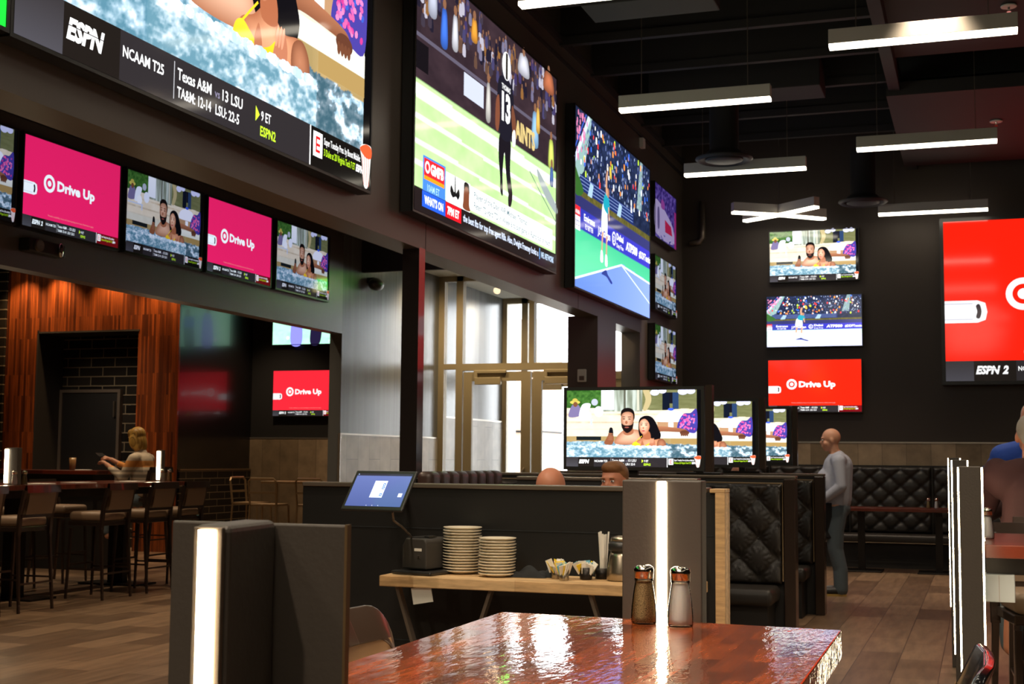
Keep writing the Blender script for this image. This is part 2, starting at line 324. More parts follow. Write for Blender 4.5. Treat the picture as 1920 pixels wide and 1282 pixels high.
class Art:
    STEP = .00014
    def __init__(s, name): s.name = name; s.v = []; s.f = []; s.c = []; s.d = 0; s.n = 0
    def _a(s, pts, faces, cols, hold=False):
        if not hold: s.d += s.STEP
        k = s.n; s.v += [(x, -s.d, y) for x, y in pts]; s.f += [tuple(i + k for i in f) for f in faces]; s.c += cols; s.n += len(pts)
    def grid(s, x0, x1, y0, y1, nx, ny, fn):
        gx, gy = np.meshgrid(np.linspace(x0, x1, nx + 1), np.linspace(y0, y1, ny + 1)); x = gx.ravel(); y = gy.ravel(); c = np.clip(fn(x, y), 0, 255)
        fs = [(j * (nx + 1) + i, j * (nx + 1) + i + 1, (j + 1) * (nx + 1) + i + 1, (j + 1) * (nx + 1) + i) for j in range(ny) for i in range(nx)]
        s._a(list(zip(x.tolist(), y.tolist())), fs, [tuple(q) for q in c.tolist()])
    def poly(s, pts, c, hold=False, c2=None):
        n = len(pts); ys = [p[1] for p in pts]; lo = min(ys); hi = max(ys)
        cc = [c] * n if c2 is None else [tuple(a + (b - a) * (p[1] - lo) / max(hi - lo, 1e-6) for a, b in zip(c, c2)) for p in pts]
        s._a(pts, [tuple(range(n))], cc, hold)
    def rect(s, x0, y0, x1, y1, c, hold=False, c2=None): s.poly([(x0, y0), (x1, y0), (x1, y1), (x0, y1)], c, hold, c2)
    def blob(s, pts, c, c2=None, k=5, hold=False):
        n = len(pts); out = []
        for i in range(n):
            p0, p1, p2, p3 = (np.array(pts[(i + j) % n], float) for j in (-1, 0, 1, 2))
            for a in range(k):
                t = a / k; q = .5 * ((2 * p1) + (-p0 + p2) * t + (2 * p0 - 5 * p1 + 4 * p2 - p3) * t * t + (-p0 + 3 * p1 - 3 * p2 + p3) * t ** 3); out.append(tuple(q.tolist()))
        s.poly(out, c, hold, c2)
    def soft(s, pts, edge, core, k=5, m=None):
        n = len(pts); out = []
        for i in range(n):
            p0, p1, p2, p3 = (np.array(pts[(i + j) % n], float) for j in (-1, 0, 1, 2))
            for a in range(k):
                t = a / k; q = .5 * ((2 * p1) + (-p0 + p2) * t + (2 * p0 - 5 * p1 + 4 * p2 - p3) * t * t + (-p0 + 3 * p1 - 3 * p2 + p3) * t ** 3); out.append(tuple(q.tolist()))
        N = len(out); cx, cy = m or (sum(p[0] for p in out) / N, sum(p[1] for p in out) / N); mid = [((p[0] * .45 + cx * .55), (p[1] * .45 + cy * .55)) for p in out]
        mc = tuple(.25 * a + .75 * b for a, b in zip(edge, core))
        s._a(out + mid + [(cx, cy)], [(i, (i + 1) % N, N + (i + 1) % N, N + i) for i in range(N)] + [(N + i, N + (i + 1) % N, 2 * N) for i in range(N)], [edge] * N + [mc] * N + [core])
    def ell(s, cx, cy, rx, ry, c, n=24, rot=0, hold=False, c2=None):
        ca, sa = math.cos(rot), math.sin(rot)
        s.poly([(cx + rx * math.cos(a) * ca - ry * math.sin(a) * sa, cy + rx * math.cos(a) * sa + ry * math.sin(a) * ca) for a in [2 * math.pi * i / n for i in range(n)]], c, hold, c2)
    def ring(s, cx, cy, r0, r1, c, n=32):
        pts = [(cx + r * math.cos(2 * math.pi * i / n), cy + r * math.sin(2 * math.pi * i / n)) for r in (r0, r1) for i in range(n)]
        s._a(pts, [(i, (i + 1) % n, n + (i + 1) % n, n + i) for i in range(n)], [c] * (2 * n))
    def text(s, t, x, y, h, c, w=None, bold=.012, shear=0, hold=False):
        v, f = text_mesh(t, bold, shear)
        if not v: return
        x0 = min(p[0] for p in v); x1 = max(p[0] for p in v); k = h / .70; kx = (w / (x1 - x0)) if w else k
        s._a([(x + (a - x0) * kx, y + b * k) for a, b in v], f, [c] * len(v), hold)
    def strokes(s, pts, wd, c, hold=False):
        P = np.array(pts, float); L = []; Rr = []
        for i in range(len(P)):
            t = P[min(i + 1, len(P) - 1)] - P[max(i - 1, 0)]; t = t / (np.linalg.norm(t) + 1e-9); nn = np.array([-t[1], t[0]]) * wd / 2
            L.append(tuple(P[i] + nn)); Rr.append(tuple(P[i] - nn))
        s.poly(L + Rr[::-1], c, hold)
    def mesh(s):
        me = bpy.data.meshes.new(s.name); me.from_pydata(s.v, [], s.f); me.update()
        ca = me.color_attributes.new('picture', 'FLOAT_COLOR', 'POINT'); a = np.array(s.c, float)[:, :3] / 255.
        lin = np.where(a <= .04045, a / 12.92, ((a + .055) / 1.055) ** 2.4); ca.data.foreach_set('color', np.hstack([lin, np.ones((len(lin), 1))]).astype(np.float32).ravel()); return me


def screen_mat(name, tint=(1, 1, 1), k=1.0, sampling=True):
    t = NT(name); t.n.remove(t.b); a = t.add('ShaderNodeAttribute', attribute_name='picture'); mx = t.mix(1.0, a.outputs['Color'], tuple(tint) + (1,), 'MULTIPLY')
    e = t.add('ShaderNodeEmission'); t.link(mx, e.inputs[0]); e.inputs[1].default_value = k
    g = t.add('ShaderNodeBsdfGlossy'); g.inputs['Roughness'].default_value = .08; g.inputs[0].default_value = (.035, .035, .035, 1); ad = t.add('ShaderNodeAddShader')
    t.link(e.outputs[0], ad.inputs[0]); t.link(g.outputs[0], ad.inputs[1]); t.link(ad.outputs[0], t.n['Material Output'].inputs[0])
    if not sampling: t.m.cycles.emission_sampling = 'NONE'
    return t.m

WH = (255, 255, 255); DK = (26, 22, 24)
def espn(A, x, y, h, w, c=WH, two=False):
    A.text('ESPN', x, y, h, c, w=w, bold=.05, shear=.25)
    A.rect(x, y + h * .62, x + w, y + h * .67, DK)
    if two: A.text('2', x + w * 1.08, y, h, c, w=h * .75, bold=.05, shear=.25)
def ticker(A, two=False, right=(18, 16, 14)):
    A.rect(0, 0, 16, 1.12, (44, 40, 42)); A.rect(1.45, 0, 3.35 if not two else 3.6, 1.12, (30, 25, 22))
    A.rect(0, 0, 1.45, 1.12, (72, 70, 76), c2=(52, 48, 50))
    A.rect(12.1, 0, 16, 1.12, right); A.rect(12.06, 0, 12.12, 1.12, WH)
    espn(A, 1.55, .40, .42, 1.25, two=two)
    A.text('NCAAM T25', 3.45 if not two else 3.7, .55, .24, WH, w=1.55, bold=.02); A.rect(5.4, .12, 5.43, 1.0, (180, 180, 185))
    A.text('Texas A&M', 5.55, .62, .27, WH, w=1.45, bold=.015); A.text('vs', 7.15, .62, .2, (130, 125, 150)); A.text('13 LSU', 7.5, .62, .27, WH, w=.95, bold=.015)
    A.text('TA&M: 12-14', 5.55, .20, .25, WH, w=1.45, bold=.015); A.text('LSU: 22-5', 7.2, .20, .25, WH, w=1.1, bold=.015)
    A.poly([(9.1, .5), (9.1, .9), (9.3, .7)], (220, 255, 60)); A.text('9 ET', 9.38, .58, .25, WH, w=.5); A.text('ESPN2', 9.35, .18, .25, (200, 245, 50), w=.8, bold=.02)
    A.blob([(12.25, .35), (12.25, .95), (12.3, 1.0), (12.75, 1.0), (12.8, .95), (12.8, .35), (12.75, .3), (12.3, .3)], WH)
    for yy in (.42, .60, .80): A.rect(12.4, yy, 12.66, yy + .08, (220, 30, 30), hold=yy > .45)
    A.rect(12.4, .42, 12.47, .88, (220, 30, 30))
    A.text('Super Tuesday Pres. by Boost Mobile:', 12.9, .74, .2, WH, w=2.35, bold=.01); A.text('3 Duke at 20 Virginia Tech 7 ET', 12.9, .42, .2, (190, 240, 40), w=2.0, bold=.01)
    espn(A, 14.95, .42, .2, .5)


def art_pool():
    A = Art('pool_picture')
    def fn(x, y):
        n = fbm(x * 1.3, y * 1.3, 3); c = mixc((222, 204, 176), (240, 228, 206), n)
        top = y > 6.7 + .1 * np.sin(x); wallc = mixc((96, 98, 60), (136, 138, 96), fbm(x * .7, y * 3, 5)); c = np.where((top & (x > 9))[:, None], wallc, c)
        gr = mixc((24, 60, 20), (90, 140, 60), fbm(x * 3, y * 3, 9)); c = np.where(((y > 6.9) & (x < 4.2))[:, None], gr, c)
        mid = mixc((120, 128, 110), (196, 206, 196), (fbm(x * 3.2, y * .3, 11) - .3) * 2.2); c = np.where(((y > 6.5) & (x >= 4.2) & (x <= 9.1))[:, None], mid, c)
        for yy, cc in ((6.15, (196, 160, 120)), (5.2, (188, 168, 140)), (4.35, (206, 196, 172))): c = np.where((np.abs(y - yy) < .10)[:, None], mixc(cc, (230, 220, 200), fbm(x * 2, y, 4)), c)
        c = np.where(((y < 4.3) & (y > 3.55))[:, None], mixc((226, 222, 204), (206, 200, 180), fbm(x, y, 8)), c)
        c = np.where(((y < 3.55) & (y > 2.6))[:, None], mixc((150, 130, 84), (190, 160, 110), fbm(x, y, 18)), c)
        wl = 2.95 + .25 * (fbm(x * 2.2, y * 0 + 3, 21) - .5) - .35 * np.clip((x - 9) / 6, 0, 1)
        f1 = fbm(x * 1.8, y * 3.4, 31, 5); f2 = fbm(x * 6, y * 9, 37, 4); t = (f1 - .32) * 1.9 + (f2 - .5) * 1.5
        wat = mixc((84, 130, 150), (206, 224, 238), t + .15); wat = mixc([0, 0, 0], [1, 1, 1], np.ones(len(x))) * 0 + wat; hi = np.clip((t - .7) * 2.2, 0, 1)[:, None]; wat = wat * (1 - hi) + 250 * hi
        dark = np.clip((x - 9.5) / 5, 0, .6)[:, None] * np.clip((f1 < .55) * 1.0, 0, 1)[:, None]; wat = wat * (1 - dark * .5)
        return np.where((y < wl)[:, None], wat, c)
    A.grid(0, 15.5, 1.0, 9, 310, 170, fn)
    A.rect(15.5, 1.0, 16, 9, (10, 9, 10))
    A.rect(4.2, 6.7, 5.75, 9, (238, 242, 250), c2=(250, 252, 255)); A.rect(6.9, 6.6, 7.15, 9, (90, 90, 76)); A.rect(8.5, 6.6, 8.75, 9, (205, 200, 180))
    A.blob([(9.2, 9), (9.9, 9), (10.2, 7.8), (9.7, 6.7), (9.2, 6.7), (9.5, 7.9)], (186, 170, 124))
    A.rect(11.5, 6.65, 12.35, 8.7, (16, 22, 36)); A.rect(12.7, 6.75, 13.4, 8.7, (40, 62, 98)); A.rect(12.35, 7.4, 12.7, 8.7, (20, 20, 30))
    for x, y, r in ((10.6, 8.7, .45), (11.5, 8.9, .4), (13.9, 8.8, .5), (14.8, 8.85, .45)): A.ell(x, y, r * 1.2, r * .8, (214, 216, 246), hold=True)
    # left loungers and hat
    A.blob([(.2, 6.2), (.7, 7.3), (1.5, 7.2), (1.7, 6.3), (1.4, 5.9), (.4, 5.8)], (120, 110, 150)); A.ell(1.0, 7.6, .62, .22, (206, 190, 90)); A.ell(1.05, 7.35, .28, .3, (120, 76, 50)); A.ell(1.0, 7.85, .32, .22, (190, 172, 80))
    A.blob([(1.5, 5.9), (1.9, 7.3), (2.9, 7.4), (2.6, 6.5), (2.1, 5.8)], (240, 244, 255)); A.ell(2.5, 6.0, .5, .55, (250, 250, 255)); A.ell(3.9, 6.5, .55, .62, (236, 240, 252)); A.ell(3.4, 7.6, .4, .4, (180, 186, 200)); A.rect(.2, 5.45, 3.2, 5.6, (200, 210, 230)); A.rect(2.9, 4.9, 3.1, 5.5, (190, 205, 235))
    A.rect(1.2, 3.1, 4.2, 3.55, (24, 30, 32))
    # right: towels, floral
    A.blob([(10.8, 5.4), (11.1, 6.2), (12.2, 6.6), (13.4, 6.5), (14.0, 6.1), (14.0, 5.3), (12.4, 5.2)], (244, 244, 255)); A.ell(12.5, 6.72, .35, .16, (60, 90, 220))
    A.rect(10.9, 4.5, 15.5, 5.25, (180, 140, 104)); A.rect(12.2, 4.55, 12.8, 5.2, (246, 246, 252))
    A.rect(10.7, 3.35, 15.5, 4.05, (222, 222, 208), c2=(240, 238, 226)); A.rect(12.5, 2.75, 15.5, 3.35, (168, 138, 84))
    A.blob([(13.3, 4.3), (13.4, 5.3), (14.0, 6.2), (14.8, 6.3), (15.5, 6.7), (15.5, 4.2), (14.5, 4.05)], (70, 60, 150))
    for i in range(60):
        a = random.uniform(13.5, 15.3); b = random.uniform(4.3, 6.1); A.ell(a, b, .13, .1, random.choice([(236, 96, 160), (250, 130, 180), (200, 60, 140), (60, 90, 190)]), n=7, rot=random.random() * 3, hold=i > 0)
    # man
    SK = (190, 128, 92); SKd = (140, 84, 56)
    A.blob([(10.2, 4.6), (11.4, 4.75), (13.4, 4.55), (14.3, 4.35), (14.3, 4.05), (13.2, 4.1), (11.4, 4.15), (10.2, 3.9)], (120, 70, 48), c2=(176, 116, 84))
    A.ell(14.1, 4.0, .55, .3, (96, 56, 40)); 
    for i in range(4): A.ell(13.75 + i * .22, 3.8, .11, .2, (110, 66, 46), hold=i > 0)
    A.soft([(5.9, 2.7), (6.1, 3.5), (6.6, 4.05), (7.0, 4.3), (7.9, 4.4), (8.7, 4.3), (9.3, 3.9), (9.4, 2.9), (8.0, 2.6)], (170, 112, 82), (232, 186, 156))
    A.blob([(6.9, 3.9), (7.0, 4.7), (7.9, 4.7), (8.1, 4.0), (7.5, 3.7)], (166, 104, 74))
    A.soft([(6.62, 5.2), (6.65, 6.1), (6.9, 6.55), (7.4, 6.7), (7.95, 6.5), (8.15, 6.0), (8.1, 5.2), (7.8, 4.4), (7.35, 4.05), (6.9, 4.4)], (150, 94, 66), (226, 178, 150), m=(7.2, 5.6))
    A.blob([(6.6, 5.9), (6.62, 6.5), (7.0, 6.85), (7.6, 6.9), (8.1, 6.6), (8.25, 5.9), (8.1, 5.4), (8.05, 6.1), (7.7, 6.42), (7.1, 6.42), (6.75, 6.2)], (22, 16, 16))
    A.blob([(6.65, 5.1), (6.75, 4.5), (7.2, 4.0), (7.6, 4.05), (8.0, 4.5), (8.12, 5.3), (7.9, 4.95), (7.4, 4.85), (6.95, 4.9)], (26, 18, 18)); A.ell(7.3, 4.62, .26, .08, (150, 80, 70)); A.ell(6.95, 5.62, .17, .055, (30, 18, 14)); A.ell(7.62, 5.6, .17, .055, (30, 18, 14), hold=True); A.ell(7.25, 5.2, .16, .2, (160, 100, 72)); A.rect(6.78, 5.82, 7.12, 5.9, (40, 24, 18)); A.rect(7.42, 5.8, 7.82, 5.88, (40, 24, 18), hold=True)
    A.blob([(4.6, 2.7), (4.9, 3.4), (5.2, 3.9), (5.6, 3.9), (5.75, 3.2), (5.5, 2.6)], SKd); A.blob([(5.15, 3.7), (5.25, 4.55), (5.6, 4.5), (5.65, 3.7)], (18, 18, 24))
    for i in range(4): A.ell(5.35, 3.2 + .22 * i, .3, .1, (150, 96, 70), hold=i > 0)
    # woman
    A.blob([(8.7, 4.2), (8.75, 5.4), (9.1, 5.85), (9.7, 6.0), (10.3, 5.8), (10.75, 5.2), (11.1, 4.4), (11.35, 3.7), (11.0, 2.9), (10.3, 2.6), (9.6, 3.2), (9.0, 3.3)], (16, 14, 18))
    A.soft([(8.0, 2.5), (8.3, 3.0), (8.9, 3.25), (9.4, 3.6), (10.0, 3.5), (10.5, 3.2), (11.3, 3.3), (11.8, 3.0), (11.85, 2.4), (11.0, 2.1), (9.6, 2.1), (8.5, 2.1)], (168, 100, 68), (228, 164, 124))
    A.blob([(9.3, 3.3), (9.3, 4.2), (10.0, 4.1), (10.1, 3.3)], (170, 100, 68))
    A.soft([(8.78, 4.7), (8.82, 5.2), (9.1, 5.6), (9.55, 5.7), (9.95, 5.3), (10.02, 4.7), (9.8, 4.1), (9.4, 3.75), (9.05, 3.95), (8.85, 4.3)], (186, 116, 84), (246, 202, 172), m=(9.25, 4.9))
    A.blob([(8.7, 4.9), (8.85, 5.5), (9.4, 5.85), (10.0, 5.6), (10.2, 4.8), (10.1, 4.2), (9.95, 5.1), (9.5, 5.6), (9.0, 5.45)], (16, 14, 18))
    A.ell(9.05, 4.92, .14, .05, (40, 20, 16)); A.ell(9.62, 4.9, .14, .05, (40, 20, 16), hold=True); A.rect(8.92, 5.08, 9.22, 5.14, (60, 32, 24)); A.rect(9.45, 5.06, 9.8, 5.12, (60, 32, 24), hold=True); A.ell(9.27, 4.55, .11, .13, (196, 124, 94)); A.ell(9.28, 4.22, .2, .075, (176, 60, 70))
    A.blob([(7.9, 2.2), (8.0, 2.75), (8.35, 2.95), (8.75, 2.75), (9.2, 2.5), (9.7, 2.62), (10.1, 2.9), (10.3, 2.7), (10.2, 2.1), (9.4, 1.9), (8.4, 1.9)], (232, 176, 24), c2=(250, 208, 50)); A.strokes([(8.35, 2.92), (8.75, 3.3), (9.1, 3.62)], .07, (250, 205, 40)); A.strokes([(10.15, 2.85), (10.2, 3.3)], .07, (240, 190, 40))
    A.blob([(8.95, 2.55), (9.15, 3.1), (9.35, 2.6), (9.3, 2.35), (9.05, 2.35)], (176, 108, 76))
    A.blob([(9.9, 2.2), (10.05, 2.9), (10.3, 3.3), (10.55, 3.2), (10.7, 2.7), (10.5, 2.1)], (186, 118, 88)); 
    for i in range(3): A.ell(10.12 + .16 * i, 3.05, .07, .32, (216, 150, 118), hold=i > 0, rot=-.2)
    A.soft([(11.0, 3.1), (11.5, 3.3), (11.9, 2.9), (11.9, 2.3), (11.2, 2.1), (10.9, 2.5)], (130, 78, 54), (184, 122, 90))
    for x0 in (): A.blob([(x0 - .8, 2.0), (x0 - .5, 2.45 + .1 * math.sin(x0 * 9)), (x0, 2.35), (x0 + .5, 2.5 + .12 * math.sin(x0 * 5)), (x0 + .8, 2.1), (x0, 1.95)], (206, 224, 238), c2=(232, 240, 248), hold=x0 > 6)
    A.grid(4.3, 12.4, 1.0, 2.38, 170, 30, lambda x, y: mixc((96, 140, 158), (228, 238, 246), (fbm(x * 1.8, y * 3.4, 31, 5) - .32) * 1.9 + (fbm(x * 6, y * 9, 37, 4) - .5) * 1.5 + .3 * (y > 2.1)))
    for i in range(46): a = 4.4 + i * .175; r_ = .07 + .1 * abs(math.sin(i * 2.3)); A.ell(a, 2.36, r_ * 1.3, r_, random.choice([(236, 242, 248), (210, 224, 234), (180, 204, 218)]), n=9, hold=i > 0)
    ticker(A)
    A.blob([(15.25, 1.25), (15.95, 1.35), (15.95, .9), (15.8, .1), (15.5, .1), (15.35, .8)], (236, 232, 226)); A.blob([(15.2, 1.15), (15.6, 1.35), (15.98, 1.3), (15.98, 1.0), (15.6, .95)], (230, 90, 50))
    for i in range(4): A.strokes([(15.35 + i * .15, 1.0), (15.5 + i * .11, .1)], .03, (190, 60, 40), hold=i > 0)
    return A.mesh()


def art_drive(c=(255, 34, 14)):
    A = Art('drive_up_picture')
    A.grid(0, 16, 1.0, 9, 16, 10, lambda x, y: mixc(c, tuple(v * .93 for v in c), .5 * y / 9 + .3 * x / 16))
    A.blob([(-.02, 3.0), (1.9, 3.0), (2.25, 3.2), (2.35, 3.7), (2.3, 4.25), (1.9, 4.45), (-.02, 4.45)], (210, 24, 18)) if 0 else None
    A.poly([(0, 3.25), (1.7, 3.25), (2.1, 3.4), (2.2, 3.85), (2.1, 4.35), (1.7, 4.5), (0, 4.5)], (250, 250, 252)); A.blob([(1.62, 3.55), (1.8, 3.5), (1.9, 3.88), (1.8, 4.28), (1.62, 4.2), (1.68, 3.88)], (40, 24, 36)); A.rect(0, 3.42, 1.45, 3.47, (200, 200, 215)); A.rect(0, 4.3, 1.45, 4.35, (200, 200, 215), hold=True)
    A.ring(4.05, 4.8, .56, .90, WH); A.ell(4.05, 4.8, .30, .30, WH)
    A.text('Drive Up', 5.3, 4.33, .95, WH, w=6.3, bold=.045)
    A.text('Product availability, hours and participating stores vary. Restrictions apply.', 4.0, 1.5, .17, (255, 150, 140), w=7.6, bold=0)
    ticker(A, two=True, right=(110, 12, 20)); return A.mesh()


def art_football():
    A = Art('football_picture')
    def fn(x, y):
        t = fbm(x * 1.1, y * 1.6, 51, 4); g = mixc((166, 214, 134), (200, 238, 168), t)
        for a, b in ((4.25, .22), (3.35, .07), (2.45, .07), (1.7, .06)): g = np.where((np.abs(y - a + .01 * x) < b)[:, None], mixc((236, 250, 230), (255, 255, 255), t), g)
        s = mixc((38, 28, 34), (64, 48, 54), fbm(x * .8, y * 2, 61)); return np.where((y < 4.6)[:, None], g, s)
    A.grid(0, 16, .85, 9, 200, 100, fn)
    for i in range(150):
        x = random.uniform(0, 16); y = random.uniform(6.9, 9); cc = random.choice([(110, 106, 130), (130, 90, 50), (60, 50, 90), (64, 60, 96), (170, 166, 180), (30, 26, 40), (90, 66, 54), (30, 26, 40), (58, 50, 62)])
        A.blob([(x - .16, y - .3), (x - .12, y + .12), (x + .12, y + .14), (x + .17, y - .3)], cc, k=2, hold=i % 8 != 0); A.ell(x, min(y + .24, 8.85), .08, .1, (120, 84, 66), n=8, hold=True)
    A.rect(0, 6.15, 16, 6.3, (90, 84, 100))
    A.rect(4.5, 5.2, 6.6, 6.1, (190, 196, 214)); A.rect(0, 5.0, 1.1, 6.0, (20, 16, 20))
    for x, y, w, h, cc in ((.8, 7.3, 1.2, 1.5, (200, 204, 224)), (2.0, 6.5, 1.0, 1.4, (70, 120, 230)), (3.1, 6.7, .9, 1.3, (220, 220, 230)), (5.0, 7.6, 1.0, .9, (236, 160, 60)), (6.7, 4.9, .8, 1.5, (210, 206, 200)), (12.2, 5.2, 1.4, 1.5, (150, 196, 236)), (12.9, 5.9, .8, 1.1, (240, 190, 90)), (14.6, 4.7, 1.2, 1.3, (220, 236, 110)), (14.9, 3.9, .8, .9, (80, 110, 170)), (10.2, 7.9, 2.2, .9, (214, 214, 226)), (13.6, 8.1, 2.3, .9, (190, 110, 76))):
        x += w * .2; w *= .62; A.soft([(x, y), (x + w * .1, y + h * .8), (x + w * .35, y + h), (x + w * .7, y + h), (x + w * .95, y + h * .75), (x + w, y)], tuple(v * .62 for v in cc), cc); A.ell(x + w * .5, y + h * 1.12, .16, .2, (130, 90, 66))
    A.text('SAINTS', 9.9, 4.95, .75, (206, 182, 120), w=3.0, bold=.05)
    A.blob([(13.2, 4.2), (13.9, 4.0), (16, 3.1), (16, 2.7), (14.6, 3.1), (13.5, 3.7)], (150, 160, 160)); A.strokes([(12.2, 3.9), (13.8, 3.2), (16, 2.3)], .06, (90, 100, 100))
    # player 13
    A.blob([(8.5, 4.7), (8.3, 3.8), (8.5, 2.9), (8.55, 2.3), (8.85, 2.2), (8.8, 3.1), (9.0, 4.0), (9.2, 3.2), (9.5, 2.4), (9.9, 2.2), (10.0, 2.5), (9.7, 3.4), (9.7, 4.7)], (26, 22, 28))
    A.ell(9.75, 2.25, .24, .45, (40, 30, 34), rot=-.3)
    A.blob([(8.1, 6.0), (8.25, 6.9), (8.8, 7.15), (9.5, 7.1), (10.0, 6.7), (10.05, 6.0), (9.75, 4.7), (8.5, 4.6)], (28, 26, 36)); A.blob([(7.9, 4.9), (7.95, 5.9), (8.3, 6.2), (8.4, 5.3), (8.2, 4.7)], (120, 70, 50)); A.blob([(9.9, 6.2), (10.3, 5.7), (10.4, 4.9), (10.1, 4.8), (9.8, 5.6)], (110, 66, 48))
    A.ell(9.15, 7.65, .52, .6, (236, 236, 238)); A.rect(9.05, 7.1, 9.3, 8.2, (40, 36, 30)); A.text('13', 8.62, 5.35, 1.1, (240, 240, 240), w=1.05, bold=.05); A.text('THOMAS', 8.6, 6.6, .22, (230, 230, 230), w=1.05, bold=.03)
    A.blob([(9.9, 4.9), (10.1, 5.2), (10.3, 5.1), (10.3, 4.6), (10.0, 4.5)], (240, 240, 245))
    # lower third
    A.rect(.7, .72, 2.75, 2.05, (70, 130, 214)); A.poly([(.8, 1.35), (2.65, 1.3), (2.65, 1.98), (.8, 1.98)], (226, 40, 46)); A.rect(.8, 1.22, 2.65, 1.36, (250, 150, 30)); A.ring(1.1, 1.68, .13, .22, WH); A.text('GMFB', 1.38, 1.5, .36, WH, w=1.2, bold=.05); A.text('10AM ET', 1.1, .85, .24, (170, 215, 255), w=1.1)
    A.rect(2.8, .80, 5.2, 1.9, (250, 252, 250)); A.rect(5.2, .92, 15.4, 1.85, (252, 253, 250))
    A.blob([(3.65, .95), (3.75, 1.15), (3.45, 1.05), (3.2, 1.25), (3.3, 1.5), (3.5, 1.35), (3.62, 1.3), (3.65, 1.85), (3.72, 1.85), (3.75, 1.3), (3.87, 1.35), (4.05, 1.5), (4.15, 1.25), (3.95, 1.05), (3.8, 1.15)], (18, 18, 20), k=2)
    A.blob([(4.5, .85), (4.5, 1.15), (4.6, 1.8), (4.95, 1.85), (5.1, 1.7), (5.1, 1.1), (5.2, .85)], (120, 66, 44)); A.blob([(4.55, 1.5), (4.6, 1.85), (5.05, 1.85), (5.12, 1.5), (4.95, 1.7), (4.7, 1.7)], (24, 16, 14))
    A.text('Player of the Day: WR Michael Thomas', 5.6, 1.45, .25, (96, 120, 130), w=6.3, bold=.01); A.text('Peter: 72-yard TD in Week 6 to put game v. Rams out of reach', 5.6, 1.05, .25, (96, 120, 130), w=9.5, bold=.01)
    A.rect(0, 0, 16, .80, (34, 26, 26)); A.rect(.65, .22, 2.75, .78, (40, 90, 220)); A.text("WHAT'S ON", .85, .36, .28, WH, w=1.7, bold=.04); A.rect(2.78, .22, 4.3, .78, (220, 24, 36)); A.text('7PM ET', 2.95, .36, .28, WH, w=1.15, bold=.04)
    A.text('the best fits for top free agent RBs. Also, Dwight Freeney looks a', 4.5, .36, .27, (214, 226, 250), w=8.9, bold=.02); A.text('NFL NETWORK', 13.8, .36, .26, (200, 226, 255), w=1.8, bold=.02); A.rect(13.55, .25, 13.62, .75, (120, 180, 250)); return A.mesh()


